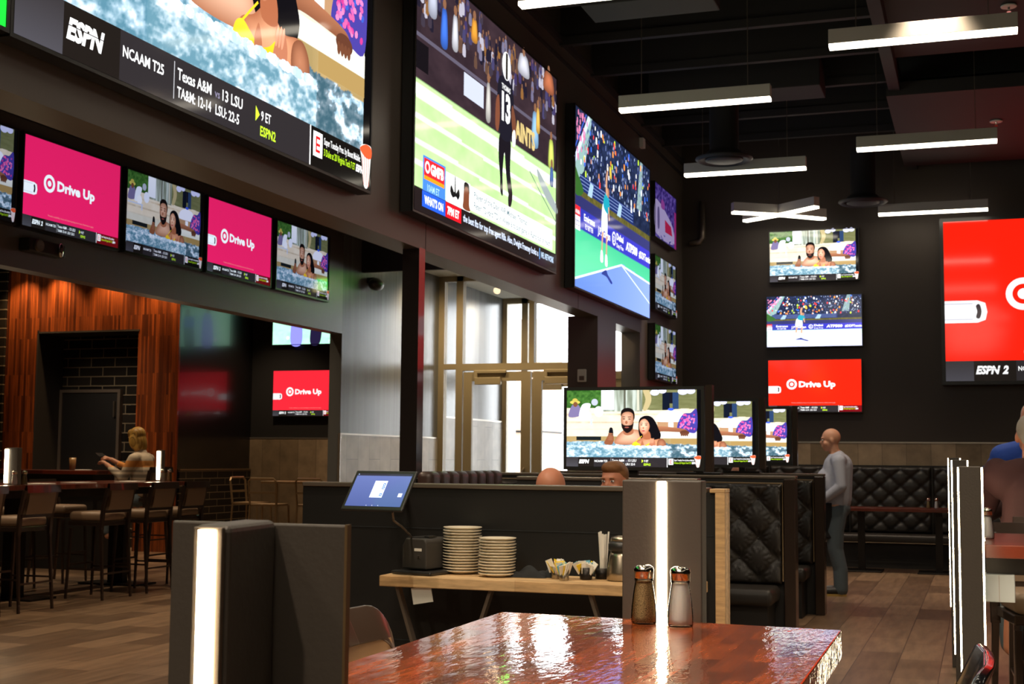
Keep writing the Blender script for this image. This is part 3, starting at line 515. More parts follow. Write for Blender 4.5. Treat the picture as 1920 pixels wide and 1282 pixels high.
def art_tennis(light=False):
    A = Art('tennis_picture')
    def fn(x, y):
        s = mixc((14, 20, 40), (46, 58, 92), fbm(x * 2.5, y * 4, 71)); s = mixc([0, 0, 0], [0, 0, 0], x) + s
        hed = mixc((60, 66, 30), (120, 104, 50), fbm(x * 5, y * 5, 75)); c = np.where((y < 4.95)[:, None], hed, s)
        c = np.where((y < 4.65)[:, None], mixc((44, 46, 96), (54, 56, 110), x / 16), c); c = np.where((y < 4.02)[:, None], mixc((44, 50, 160), (64, 60, 190), x / 16), c)
        gcol = mixc((70, 190, 140), (110, 226, 170), 1 - y / 3) if not light else mixc((196, 240, 220), (236, 250, 250), 1 - y / 3)
        c = np.where((y < 3.0)[:, None], gcol, c)
        inside = y < np.minimum(.35 + .21 * x, 2.35 - .03 * (x - 9.5)); bl = mixc((96, 130, 214), (140, 165, 240), x / 16) if not light else mixc((200, 205, 250), (225, 228, 255), .5 + .5 * np.sin(x))
        return np.where(inside[:, None], bl, c)
    A.grid(0, 16, 0, 9, 240, 135, fn)
    A.strokes([(0, .38), (9.2, 2.28), (16, 2.1)], .11, (235, 245, 255)); A.strokes([(9.2, 2.28), (16, .9)], .09, (215, 228, 255))
    A.poly([(0, 5.1), (0, 6.3), (2.3, 9), (3.1, 9), (1.6, 6.0)], (140, 172, 168)); A.strokes([(0, 6.3), (2.6, 9)], .35, (200, 210, 245)); A.strokes([(0, 6.9), (2.0, 9)], .12, (60, 90, 190))
    A.poly([(12.7, 6.1), (13.6, 9), (14.2, 9), (13.9, 6.1)], (130, 156, 156))
    A.rect(.9, 4.95, 12, 5.75, (30, 44, 96)); 
    for i in range(4): A.rect(.9, 5.1 + .18 * i, 11.8, 5.14 + .18 * i, (120, 140, 190), hold=i > 0)
    for x in (2.3, 5.3, 8.2): A.poly([(x, 4.9), (x + .5, 5.65), (x + 1.1, 5.6), (x + .8, 4.9)], (160, 190, 214), hold=x > 3)
    A.blob([(0, 4.7), (0, 5.9), (.6, 5.6), (1.3, 5.2), (1.5, 4.9), (.8, 4.6)], (50, 96, 40))
    for i in range(420):
        x = random.uniform(.2, 15.9); y = random.uniform(5.8, 8.9)
        if x < 3 and y - 5.8 > x * 1.1: cc = (206, 120, 160); r = .09
        elif random.random() < .78: cc = random.choice([(70, 84, 140), (100, 116, 170), (50, 60, 110), (170, 186, 220)]); r = .055
        else: cc = random.choice([(240, 245, 255), (230, 60, 60), (250, 150, 60), (200, 240, 60), (60, 110, 230), (255, 255, 255), (190, 130, 100)]); r = random.uniform(.06, .13)
        A.blob([(x - r, y - r * 1.6), (x - r * .8, y + r), (x + r * .8, y + r), (x + r, y - r * 1.6)], cc, k=2, hold=i % 20 != 0)
    A.rect(0, 3.55, .9, 4.05, (230, 40, 50)); A.rect(0, 2.85, .9, 3.55, (240, 240, 250)); A.text('ARABIA', .05, 3.65, .2, WH, w=.8); A.text('2020', .1, 3.05, .3, (60, 60, 120), w=.7, bold=.02)
    A.text('Emirates', 1.6, 3.5, .35, WH, w=2.0, bold=.02); A.text('FLY BETTER', 1.8, 3.1, .25, WH, w=1.5, bold=.01); A.text('J.P.Morgan', 4.2, 3.25, .4, WH, w=2.5, bold=.02); A.ring(7.5, 3.5, .28, .38, WH); A.text('D', 7.35, 3.33, .3, WH)
    A.text('Dubai', 8.05, 3.55, .35, WH, w=1.5, bold=.03); A.text('Duty Free', 8.05, 3.12, .24, WH, w=1.5, bold=.01); A.text('ATP500', 10.1, 3.3, .45, WH, w=2.7, bold=.05, shear=.15); A.text('#DDFTennis', 13.2, 3.3, .4, WH, w=2.8, bold=.03)
    # server
    S = (200, 150, 120)
    A.blob([(5.0, 3.4), (4.9, 2.7), (4.85, 2.2), (5.1, 2.2), (5.15, 2.8), (5.3, 3.5)], S); A.blob([(5.85, 3.4), (5.8, 2.7), (5.75, 2.1), (6.0, 2.1), (6.05, 2.8), (6.1, 3.5)], S); A.blob([(4.7, 1.9), (4.8, 2.45), (5.15, 2.4), (5.2, 1.9)], WH); A.blob([(5.65, 1.8), (5.7, 2.35), (6.05, 2.3), (6.1, 1.8)], WH)
    A.blob([(4.9, 3.5), (4.95, 4.4), (5.2, 5.0), (5.9, 5.0), (6.1, 4.2), (6.0, 3.4), (5.5, 3.6)], (246, 250, 255)); A.blob([(5.3, 4.85), (5.4, 5.4), (5.9, 5.7), (6.4, 5.4), (6.5, 4.9), (6.1, 4.6)], (30, 150, 170)); A.ell(6.2, 5.75, .22, .26, (170, 120, 90)); A.blob([(5.8, 5.6), (5.7, 6.3), (5.95, 6.9), (6.15, 6.85), (6.0, 6.2), (6.1, 5.7)], S)
    A.strokes([(6.3, 5.0), (6.45, 4.3)], .2, S); A.ell(6.7, 6.95, .2, .36, (226, 186, 70), rot=.3); A.blob([(4.9, 1.25), (5.9, 1.2), (6.8, .95), (7.1, 1.05), (6.2, 1.35), (5.8, 1.55)], (40, 52, 130)); return A.mesh()


def art_truck():
    A = Art('truck_picture')
    A.grid(0, 16, 0, 9, 90, 50, lambda x, y: mixc((52, 36, 110), (150, 130, 210), (fbm(x * 1.6, y * 2.6, 91) - .3) * 2))
    A.blob([(0, 1.2), (0, 5.8), (3, 6.2), (9, 5.0), (13.5, 3.4), (14.5, .8), (8, .2), (3, .4)], (214, 208, 232)); A.poly([(7.5, 1.8), (7.3, 3.9), (12, 3.4), (13, 1.9)], (220, 50, 90)); A.blob([(2, 1.8), (1.9, 4.9), (3.2, 5.0), (3.3, 2.0)], (120, 112, 150)); A.blob([(4.4, 5.6), (5, 7), (7, 6.6), (6.8, 5.5)], (180, 90, 170))
    for i in range(26): A.ell(random.uniform(0, 15.8), random.uniform(.1, 1.4), .3, .18, random.choice([(60, 80, 160), (120, 100, 180), (240, 240, 255)]), n=8, hold=i > 0)
    A.rect(14.6, 0, 16, 6.5, (190, 60, 130)); return A.mesh()
def art_green():
    A = Art('green_picture'); A.grid(0, 16, 0, 9, 40, 24, lambda x, y: mixc((30, 240, 60), (40, 120, 60), y / 4 + .3 * fbm(x, y * 2, 97))); A.strokes([(0, 3), (16, 2)], .15, (200, 255, 200)); return A.mesh()
def art_pitch():
    A = Art('soccer_picture')
    A.grid(0, 16, 0, 9, 40, 24, lambda x, y: mixc((150, 226, 186), (190, 246, 214), fbm(x, y * 2, 95)))
    A.blob([(4.4, 0), (4.3, 4), (5, 7), (6.6, 7), (7.0, 4), (6.8, 0)], (130, 130, 236)); A.blob([(9, 0), (9, 3.4), (10, 6.8), (11.6, 6.5), (11.6, 3), (11, 0)], (28, 22, 50)); A.rect(9, 4.2, 11.6, 6.6, (70, 70, 190)); A.ell(5.6, 7.8, .6, .7, (120, 80, 60)); A.ell(10.6, 7.5, .6, .7, (120, 80, 60)); A.ell(3.6, 1.4, .35, .35, (240, 240, 240)); A.text('1ST 23:14', 13.2, .35, .5, (230, 255, 240), w=2.3); return A.mesh()

PIC = dict(pool=art_pool(), drive=art_drive(), drive_pink=art_drive((252, 34, 104)), drive_rose=art_drive((255, 44, 60)), football=art_football(), tennis=art_tennis(), tennis2=art_tennis(True), truck=art_truck(), pitch=art_pitch(), green=art_green())
S_BIG = screen_mat('big_led_wall', (1, 1, 1), .80); S_SM = screen_mat('tv_picture', (1, 1, 1), .86, False); S_OFF = screen_mat('tv_picture_dim', (.80, .86, 1.05), .33, False)
S_OFFR = screen_mat('tv_picture_dim_red', (.84, .95, 1.05), .48, False); S_RED = screen_mat('tv_picture_red', (1, 1, 1), .56)
S_PURP = screen_mat('tv_picture_violet', (.62, .55, .78), .34, False)


def tv(pic, mat, center_x, face_y, z0, w, h, rz, label, group=None, bezel=.012, thick=.06, chin=.0, name='television', cat='television', tilt=0, margin=0):
    """local frame: picture faces -Y, root at the middle of the lower edge."""
    o = thing(name, (0, 0, 0), rz, label, cat, group)
    if tilt: o.rotation_euler = (tilt, 0, rz)
    c, s = math.cos(rz), math.sin(rz); o.location = (center_x, face_y, z0)
    hb = MB(); W = w / 2; b = bezel
    hb.box(-W - b, W + b, .004, thick, -b - chin, h + b)
    hb.box(-W - b, -W + margin, -.006, .01, -b - chin, h + b); hb.box(W - margin, W + b, -.006, .01, -b - chin, h + b); hb.box(-W, W, -.006, .01, h, h + b); hb.box(-W, W, -.006, .01, -b - chin, 0)
    hb.build('housing', 'black_plastic', o)
    me = PIC[pic].copy(); me.materials.append(mat); p = bpy.data.objects.new('screen', me); col.objects.link(p); p.parent = o; p.location = (-W, -.001 + .002, 0); p.scale = (w / 16, 1, h / 9)
    p['label'] = 'lit picture'
    return o
# ------------------------------------------------------------------ the building
XW = -4.18; XI = -4.43; XB = -6.8; ZF = 3.104; YB = 19.715
struct('floor', MB().box(-17, 8.2, -6, 19.9, -.12, 0), 'floor')
o = struct('ground_outside', MB().box(-17, 8, 19.9, 60, -.14, -.01), 'concrete')
struct('ceiling', MB().box(-17, 8.2, -6.2, 19.9, 6.5, 6.65), 'deck')
struct('wall_back', MB().box(XI, 8.2, YB, YB + .2, 0, 6.5), 'charcoal')
struct('wall_right', MB().box(8, 8.2, -6, YB, 0, 6.5), 'charcoal')
struct('wall_rear', MB().box(-17, 8.2, -6.2, -6, 0, 6.5), 'charcoal')
b = MB().box(XI, XW, -6, YB, ZF, 6.5)
b.box(XI, XW, 17.06, YB, 0, ZF)
struct('wall_left', b, 'fascia')
struct('trim_1', MB().box(XW - .142, XW + .002, 9.73, 9.85, 0, ZF + .01), 'column')
struct('trim_2', MB().box(XW - .36, XW + .002, 15.0, 15.83, 0, ZF + .01), 'fascia')
# fascia panel joints
b = MB()
for y in (9.86, 14.2): b.box(XW - .001, XW + .0015, y - .004, y + .004, ZF, 3.4)
struct('trim_3', b, 'black_paint')
# bar beam (upper wall over the bar) and the vestibule side wall
struct('wall_bar', MB().box(XB - .15, XB, -6, 13.66, 2.84, 6.5), 'fascia')
struct('wall_vestibule', MB().box(XB - .15, XB, 13.66, YB, 0, 6.5), 'vest_wall')
struct('trim_4', MB().box(XB, XB + .018, 13.64, 16.50, 0, 1.70), 'wainscot_y')
struct('trim_5', MB().box(XB, XB + .024, 13.63, 16.50, 1.70, 1.718).box(XB - .005, XB + .024, 13.62, 13.64, 0, 1.718), 'trim_metal')
struct('trim_6', MB().box(XB, XB + .018, 16.62, 19.07, 0, 1.985), 'wainscot_y')
struct('trim_7', MB().box(XB, XB + .024, 16.62, 19.07, 1.985, 2.005), 'trim_metal')
struct('ceiling_vestibule', MB().box(XB, XI, 14.2, 19.3, 3.86, 3.95), 'soffit_white')
struct('ceiling_low', MB().box(XB, XI, -6, 14.2, 3.98, 4.06), 'deck')
struct('trim_8', MB().box(XB, XI, 14.14, 14.2, 3.6, 4.06), 'black_paint')
struct('wall_entrance', MB().box(XB - .15, XI, 19.07, 19.27, 3.86, 6.5), 'charcoal')
# far end of the bar room
struct('wall_end', MB().box(-11.7, XB - .15, YB, YB + .2, 0, 6.5), 'black_paint')
struct('trim_9', MB().box(-11.46, XB - .15, YB - .02, YB, 0, 1.74), 'wainscot_x')
struct('trim_10', MB().box(-11.46, XB - .15, YB - .026, YB, 1.74, 1.758), 'trim_metal')
struct('wall_gloss', MB().box(-11.66, -11.46, 17.554, YB, 0, 4.5), 'gloss_black')
struct('trim_11', MB().box(-11.46, -11.43, 17.6, YB - .03, 0, 1.225), 'brick_y')
struct('trim_12', MB().box(-11.46, -11.42, 17.6, YB - .03, 1.225, 1.245), 'far_metal')
b = MB().box(-14.66, -14.04, 17.53, 18.15, 0, 4.5); b.box(-12.19, -11.462, 17.53, 18.15, 0, 4.5); b.box(-14.04, -12.19, 17.53, 18.15, 3.375, 4.5)
struct('wall_portal', b, 'portal_x')
struct('trim_13', MB().box(-14.06, -14.035, 17.52, 18.15, 0, 3.4).box(-14.06, -12.17, 17.52, 18.15, 3.35, 3.376), 'black_paint')
struct('trim_16', MB().box(-11.47, -11.455, 17.52, 17.56, 0, 4.5), 'portal_y')
struct('wall_niche', MB().box(-17, -11.66, 18.16, 18.36, 0, 4.5).box(-17, -14.67, 17.5, 18.16, 0, 4.5), 'brick_x')
struct('ceiling_bar', MB().box(-17, XB - .15, -6, 19.9, 4.5, 4.6), 'deck')
struct('wall_far_left', MB().box(-17.2, -17, -6, 20, 0, 6.5), 'black_paint')
d = MB().box(-13.98, -12.93, 18.10, 18.16, 0, 2.44).build('door_1', 'host_black'); d['kind'] = 'structure'
f_ = MB().box(-14.03, -13.98, 18.08, 18.16, 0, 2.49).box(-12.93, -12.88, 18.08, 18.16, 0, 2.49).box(-13.98, -12.93, 18.08, 18.16, 2.44, 2.49).build('door_frame', 'gun', d)
MB().box(-12.99, -12.965, 18.06, 18.11, 2.05, 2.30).build('door_closer_plate', 'steel', d)
# back-wall wainscot
struct('trim_14', MB().box(XW, 8, YB - .02, YB, 0, 1.71), 'wainscot_x')
struct('trim_15', MB().box(XW, 8, YB - .028, YB, 1.71, 1.73), 'trim_metal')
struct('baseboard_back', MB().box(XW, 8, YB - .03, YB - .02, 0, .1), 'black_paint')


# ------------------------------------------------------------------ storefront doors
def bars(mb, rects, y0, y1):
    for x0, x1, z0, z1 in rects: mb.box(x0, x1, y0, y1, z0, z1)
def leaf(name, x0, x1, zt, y, parent=None, closer=True):
    b = MB(); bars(b, [(x0 + .01, x0 + .13, .01, zt), (x1 - .13, x1 - .01, .01, zt), (x0 + .13, x1 - .13, zt - .12, zt), (x0 + .13, x1 - .13, .01, .27)], y, y + .05)
    d = b.build(name, 'door_metal'); d['kind'] = 'structure'
    MB().box(x0 + .13, x1 - .13, y + .022, y + .03, .27, zt - .12).build('door_glass', 'glass', d)
    if closer: MB().box(x0 + .19, x0 + .55, y - .07, y - .001, zt - .17, zt - .075).box(x0 + .17, x0 + .62, y - .05, y - .02, zt - .02, zt + .02).box(x0 + .17, x0 + .22, y - .05, y - .02, zt - .09, zt - .01).build('door_closer', 'door_metal', d, bevel=.006)
    MB().tube([(x1 - .09, y - .01, .95), (x1 - .09, y - .07, .98), (x1 - .09, y - .07, 1.3), (x1 - .09, y - .01, 1.33)], .014).build('door_handle', 'steel', d)
    return d
y = 16.55
b = MB(); bars(b, [(-6.80, -6.72, 0, 3.86), (-6.55, -6.455, 0, 3.86), (-5.53, -5.46, 2.69, 3.86), (-4.53, XI, 0, 3.86), (-6.72, -6.55, 2.62, 2.69), (-6.455, -4.53, 2.60, 2.69), (-6.72, -4.53, 3.79, 3.86), (-6.72, -6.55, 0, .12)], y - .02, y + .09)
b = b.build('window_1', 'door_metal'); b['kind'] = 'structure'
g = MB().box(-6.72, -6.55, y + .03, y + .036, .12, 2.62).box(-6.72, -6.55, y + .03, y + .036, 2.69, 3.79).box(-6.455, -5.53, y + .03, y + .036, 2.69, 3.79).box(-5.46, -4.53, y + .03, y + .036, 2.69, 3.79).build('window_glass', 'glass', b)
leaf('door_2', -6.455, -5.50, 2.58, y); leaf('door_3', -5.49, -4.53, 2.58, y)
y = 19.09
b = MB(); bars(b, [(-6.80, -6.73, 0, 3.86), (-6.50, -6.40, 0, 3.86), (-5.48, -5.42, 2.74, 3.86), (-4.5, XI, 0, 3.86), (-6.73, -4.5, 2.66, 2.74), (-6.73, -4.5, 3.78, 3.86)], y - .02, y + .09)
b = b.build('window_2', 'door_metal'); b['kind'] = 'structure'
MB().box(-6.73, -6.5, y + .03, y + .036, 0.05, 2.66).box(-6.4, -5.48, y + .03, y + .036, 2.74, 3.78).box(-5.42, -4.5, y + .03, y + .036, 2.74, 3.78).build('window_glass', 'glass', b)
leaf('door_4', -6.40, -5.45, 2.64, y, closer=True); leaf('door_5', -5.44, -4.5, 2.64, y)
# pale building across the forecourt
b = MB().box(-9.25, -8.45, 26, 27.5, 0, 4.3); o = b.build('stucco_pier', 'stucco'); tag(o, 'pale pink rendered pier of a building outside, seen through the glass doors', 'pier')
MB().box(-9.27, -8.43, 25.98, 27.52, 1.98, 2.02).build('joint', 'black_paint', o)

# vestibule fittings
o = thing('dome_camera', (XB + .10, 14.33, 3.50), 0, 'black dome security camera on the daylit wall under the soffit', 'camera')
MB().ell((0, 0, -.02), (.085, .13, .075)).build('dome', 'black_plastic', o, smooth=True); MB().box(-.10, 0, -.05, .05, -.01, .06).build('bracket', 'black_plastic', o, bevel=.01)
o = thing('wall_reader', (XB, 17.35, 1.47), 0, 'small white and black access reader on the tiled vestibule wall', 'access reader')
MB().box(.018, .07, -.05, .11, -.10, .10).build('body', 'white', o, bevel=.008); MB().box(.02, .074, -.10, -.05, -.09, .09).build('sensor', 'black_plastic', o, bevel=.005)
o = thing('volume_control', (-4.36, 14.998, 2.34), 0, 'beige wall control plate with a small grille on the black pier', 'wall plate')
MB().box(-.055, .055, -.03, 0, 0, .15).build('plate', 'white', o, bevel=.012); MB().box(-.03, .03, -.034, -.03, .02, .07).build('grille', 'gun', o)
def downlight(x, y, z, label, group, r=.06):
    o = thing('recessed_downlight', (x, y, z), 0, label, 'downlight', group)
    MB().lathe([(r + .025, -.004), (r + .025, 0.0), (r, 0.0), (r, -.004)], 20, cap=False).build('ring', 'white', o); MB().lathe([(.001, -.002), (r, -.002)], 20, cap=False).build('bulb', 'bulb', o)
for i, (x, y) in enumerate([(-6.39, 15.50), (-6.38, 17.62)]): downlight(x, y, 3.859, ['small downlight in the pale soffit this side of the glass doors', 'small downlight in the pale ceiling behind the glass doors'][i], 'vestibule downlights')
for i, (x, y) in enumerate(BAR_SPOTS): downlight(x, y, 4.499, 'recessed warm downlight over the wooden portal behind the bar', 'portal downlights')

o = thing('exit_sign', (-5.4, 15.7, 3.60), 0, 'green exit sign under the soffit in front of the doors, seen only in reflections', 'exit sign')
MB().box(-.17, .17, 0, .04, 0, .20).box(-.02, .02, .0, .04, .20, .24).build('housing', 'white', o, bevel=.005)
v_, f_2 = text_mesh('EXIT', .02, 0); kx = .26 / (max(p[0] for p in v_) - min(p[0] for p in v_)); b = MB(); b._add([(-.13 + (a - min(p[0] for p in v_)) * kx, -.002, .03 + c * .14 / .7) for a, c in v_], f_2); b.build('lettering', emit('exit_green', (.02, 1, .06, 1), 16), o)
# fixtures on the left wall / beam
o = thing('spotlight_unit', (XB + .001, 8.40, 3.0), 0, 'black twin-head fixture with a round face on the beam below the red screen', 'wall fixture')
MB().box(0, .10, -.18, .24, -.03, .07).build('body', 'black_plastic', o, bevel=.01); MB().lathe([(.001, 0), (.045, 0), (.045, .02), (.03, .02)], 20, M4=Matrix.Translation((.10, -.08, .02)) @ Matrix.Rotation(R(90), 4, 'Y')).build('speaker_face', 'gun', o); MB().ell((.11, .17, .02), (.02, .025, .055)).build('reflector', 'chrome', o, smooth=True)

# ------------------------------------------------------------------ televisions
XS = XW + .11; q = (4.12 - .07) / 4.12; RZ = R(90)
def yz(y, z): return y * q, 1.45 + (z - 1.45) * q
def wallscreen(pic, y0, y1, z0, z1, label, mat=None, cat='screen'):
    a, zz = yz(y0, z0); b2, zt = yz(y1, z1)
    o = tv(pic, mat or S_BIG, XS, (a + b2) / 2, zz, b2 - a, zt - zz, RZ, label, 'large screens along the upper wall', bezel=.02, thick=.10, name='video_wall', cat=cat); return o
wallscreen('green', 1.0, 4.86, 3.375, 5.4, 'large bright screen at the left edge of the upper wall, green field')
wallscreen('pool', 4.905, 8.71, 3.365, 5.5, 'large screen with a couple in a pool and a sports ticker, nearest on upper wall')
wallscreen('football', 9.51, 13.22, 3.38, 5.42, 'large screen with a football player in black, middle of the upper wall')
wallscreen('tennis', 13.92, 17.44, 3.325, 5.33, 'large screen with a tennis serve, farthest of the big upper wall screens')
for i, (pic, z0, z1, lab, mt) in enumerate([('truck', 4.50, 5.25, 'small violet screen with a white vehicle, top of the stack beside the tennis screen', S_PURP), ('pool', 3.50, 4.24, 'small dim screen with a couple, middle of the stack beside the corner', S_OFF), ('pool', 2.54, 3.29, 'small dim screen with a couple, lowest of the stack beside the corner', S_OFF)]):
    a, zz = yz(17.80, z0); b2, zt = yz(19.15, z1)
    tv(pic, mt, XW + .10, (a + b2) / 2, zz, b2 - a, zt - zz, RZ, lab, 'televisions in the corner stack', thick=.09)
g = 'televisions on the beam over the bar'
for y0, y1, pic, mt, lab in [(6.98, 8.085, 'pool', S_OFF, 'dim television cut by the left edge of the photo, on the beam over the bar'), (8.17, 9.36, 'drive_pink', S_OFFR, 'leftmost red Drive Up television on the beam over the bar'), (9.46, 10.62, 'pool', S_OFF, 'television with a couple in a pool between the two red ones on the beam'), (10.72, 11.90, 'drive_pink', S_OFFR, 'second red Drive Up television on the beam, further from the camera'), (12.02, 13.18, 'pool', S_OFF, 'last television on the beam over the bar, couple in a pool')]:
    tv(pic, mt, XB + .0605, (y0 + y1) / 2, 3.158, y1 - y0, .692, RZ, lab, g, thick=.055, bezel=.018)
tv('pitch', S_SM, -10.43, YB - .061, 3.29, 1.25, .70, 0, 'television with a pale green soccer pitch, partly hidden by the beam', 'televisions on the end wall of the bar')
tv('drive_rose', S_RED, -10.41, YB - .061, 2.115, 1.225, .74, 0, 'red Drive Up television on the end wall beside the entrance', 'televisions on the end wall of the bar')
g = 'stack of three televisions on the back wall'
tv('pool', S_SM, -2.235, YB - .061, 4.05, 1.26, .735, 0, 'television with a couple in a pool, top of the back wall stack', g)
tv('tennis2', S_SM, -2.243, YB - .061, 3.098, 1.345, .735, 0, 'television with a tennis player in white, middle of the back wall stack', g)
tv('drive', S_SM, -2.243, YB - .061, 2.155, 1.31, .745, 0, 'red Drive Up television, bottom of the back wall stack', g)
tv('drive', S_RED, 1.60, YB - .13, 2.57, 4.08, 2.235, 0, 'huge red Drive Up screen on the back wall at the right edge', None, bezel=.05, thick=.12, name='video_wall', cat='screen', margin=0)

# ------------------------------------------------------------------ ceiling
b = None
joists = []
for i, yy in enumerate(np.arange(8.6, 19.5, 1.22)):
    o = MB().box(XW, 8, yy - .04, yy + .04, 5.86, 5.95).box(XW, 8, yy - .006, yy + .006, 5.95, 6.4).box(XW, 8, yy - .04, yy + .04, 6.4, 6.5).build('trim_%d' % (20 + i), 'joist'); o['kind'] = 'structure'
b = MB().box(-.9, -.78, -2, YB, 5.6, 5.86).box(XW, XW + .05, 4, YB, 5.88, 5.94).box(XW, XW + .03, 4, YB, 5.7, 5.73); struct('trim_40', b, 'joist')
struct('ceiling_bulkhead', MB().box(-.93, 8, 15.4, 19.2, 5.55, 5.7).box(-.93, 8, 11.6, 14.6, 5.75, 5.85), 'joist')
o = thing('rectangular_duct', (-2.7, 11.55, 5.5), 0, 'dark sheet metal duct box hanging under the ceiling above the middle pendants', 'duct'); MB().box(-.62, .55, -.25, .25, 0, .3).build('body', 'joist', o, bevel=.01)
o = thing('round_duct', (-1.2, 9.55, 5.35), 0, 'big round black duct at the top edge of the photo', 'duct'); MB().tube([(-1.7, 0, .35), (2.6, 0, .35)], .34, 28).build('body', 'joist', o, smooth=True); MB().tube([(-.4, 0, .35), (-.36, 0, .35)], .355, 28).build('seam', 'joist', o)
o = thing('rectangular_duct', (-2.85, 15.6, 5.72), 0, 'dark duct box from which the nearer round diffuser drops', 'duct'); MB().box(-.8, 1.2, -.3, .3, 0, .35).build('body', 'joist', o, bevel=.01)
for x, yy, z, lab in [(-2.77, 15.42, 4.94, 'round dark ceiling diffuser in front of a pendant bar, left of the crossed light'), (-1.47, 18.88, 5.0, 'round dark ceiling diffuser right of the crossed pendant light')]:
    o = thing('round_diffuser', (x, yy, z), 0, lab, 'ceiling diffuser', 'round ceiling diffusers')
    MB().lathe([(.33, .03), (.335, .015), (.30, -.01), (.26, .02), (.20, .10), (.17, .12), (.17, .75)], 32, cap=False).build('neck', 'joist', o, smooth=True)
    MB().lathe([(.001, -.005), (.19, -.01), (.22, .0), (.22, .02), (.001, .03)], 32, cap=False).build('cone', 'joist', o, smooth=True)
for x, yy, z, lab in [(.33, 13.2, 5.73, 'small pink-lit sprinkler head near the upper right edge'), (.25, 16.9, 5.53, 'small pink-lit sprinkler head above the huge red screen')]:
    o = thing('sprinkler_head', (x, yy, z), 0, lab, 'sprinkler', 'sprinkler heads'); MB().lathe([(.001, 0), (.07, 0), (.075, .008), (.07, .016)], 20).build('escutcheon', 'white', o); MB().lathe([(.012, -.045), (.02, -.045), (.02, -.04), (.008, -.02), (.012, 0)], 12).build('nozzle', 'chrome', o)
o = thing('junction_box', (XW + .0, 17.05, 5.55), 0, 'small pale device box high on the wall above the tennis screen', 'device box'); MB().box(0, .06, -.05, .07, 0, .13).build('body', 'white', o, bevel=.008)
o = MB().tube([(-3.86, YB - .06, 5.3), (-3.86, YB - .06, 4.75), (-3.90, YB - .06, 4.69), (-4.05, YB - .06, 4.68)], .045, 12).build('drain_pipe', 'gun', smooth=True); tag(o, 'dark elbowed pipe in the far left corner of the back wall', 'pipe')

g2 = 'added pendant lights outside the view'
def pendant(x0, x1, y, z, label, grp='linear pendant lights', h=.125, wd=.10, L=None):
    o = thing('pendant_light', ((x0 + x1) / 2, y, z), 0, label, 'pendant light', grp); L = (x1 - x0) / 2
    MB().box(-L, L, -wd / 2, wd / 2, .03, h + .03).build('housing', 'pend_body', o, bevel=.004)
    MB().box(-L + .004, L - .004, -wd / 2 + .003, wd / 2 - .003, 0, .032).build('diffuser', 'pend', o)
    for sx in (-1, 1): MB().tube([(sx * (L - .22), 0, h + .03), (sx * (L - .22), 0, 6.5 - z)], .004, 6).build('cable', 'gun', o)
zl = 4.87
pendant(-3.25, -1.77, 9.43, zl, 'linear pendant cut by the top edge, nearest to the camera')
pendant(-1.13, .345, 11.2, zl, 'linear pendant at the upper right, largest in view')
pendant(-3.31, -1.825, 12.67, zl, 'linear pendant left of centre, over the gap between football and tennis screens')
pendant(-3.33, -1.88, 15.86, zl, 'linear pendant with the round diffuser hanging in front of it')
pendant(-1.235, .232, 15.08, zl, 'linear pendant at the right with a tiny red reflection')
pendant(-1.29, .157, 19.2, zl, 'linear pendant directly above the huge red screen')
for y_, sh in [(7.7, 0), (5.9, .3), (4.0, 0), (2.1, .3), (.2, 0), (-1.8, .3), (-4.0, 0)]:  # added unseen pendants carry the rows on and light camera-facing sides
    pendant(-3.3 + sh, -1.8 + sh, y_, zl, 'added linear pendant outside the view, in the left row over the tables', g2); pendant(-1.1 + sh, .4 + sh, y_ - .5, zl, 'added linear pendant outside the view, in the middle row over the tables', g2); pendant(2.4, 3.9, y_, zl, 'added linear pendant outside the view, in the right row over the tables', g2)
o = thing('crossed_pendant_light', (-2.61, 18.83, zl), 0, 'X shaped pendant of four short light bars over the back wall televisions', 'pendant light')
for k, (dx, dy) in enumerate([(-.59, -.38), (.57, .50), (-.54, .35), (.57, -.47)]):
    a = math.atan2(dy, dx); L = math.hypot(dx, dy); Mx = Matrix.Rotation(a, 4, 'Z')
    arm = MB().box(.03, L, -.05, .05, .03, .155, M4=Mx).build('arm', 'pend_body', o); MB().box(.03, L - .004, -.047, .047, 0, .031, M4=Mx).build('diffuser', 'pend', arm)
MB().tube([(0, 0, .1), (0, 0, 6.5 - zl)], .004, 6).build('cable', 'gun', o)
# ------------------------------------------------------------------ booths
T = 1.33
def tuft_surf(w, h, du=.15, dv=.15, depth=.035, nu=None, nv=None, off=(0, 0)):
    """padded front facing -Y, x 0..w, z 0..h"""
    def fn(u, v):
        x = u * w; z = v * h; a = (x - off[0]) / du; c = (z - off[1]) / dv
        p = abs(math.sin(math.pi * (a + c) / 2)) * abs(math.sin(math.pi * (a - c) / 2))
        d = min(1, (p + 1e-4)) ** .26
        # distance to nearest button
        best = 9
        for i in (math.floor(a), math.floor(a) + 1):
            for j in (math.floor(c), math.floor(c) + 1):
                if (i + j) % 2 == 0: best = min(best, math.hypot(a - i, c - j))
        d *= min(1, best / .42) ** .75
        wr = 0
        if best < .9: 
            ang = math.atan2(c - round(c), a - round(a)); wr = .11 * math.sin(ang * 11 + 1.3 * math.sin(a * 3)) * math.exp(-((best - .38) / .24) ** 2)
        e = min(u * w, (1 - u) * w, v * h, (1 - v) * h) / .035; ed = math.sqrt(max(0, 1 - (1 - min(e, 1)) ** 2))
        return (x, -(depth * (.35 + .65 * d + wr)) * ed - .01 * ed, z)
    return MB().surf(fn, nu or int(w / .012), nv or int(h / .012))
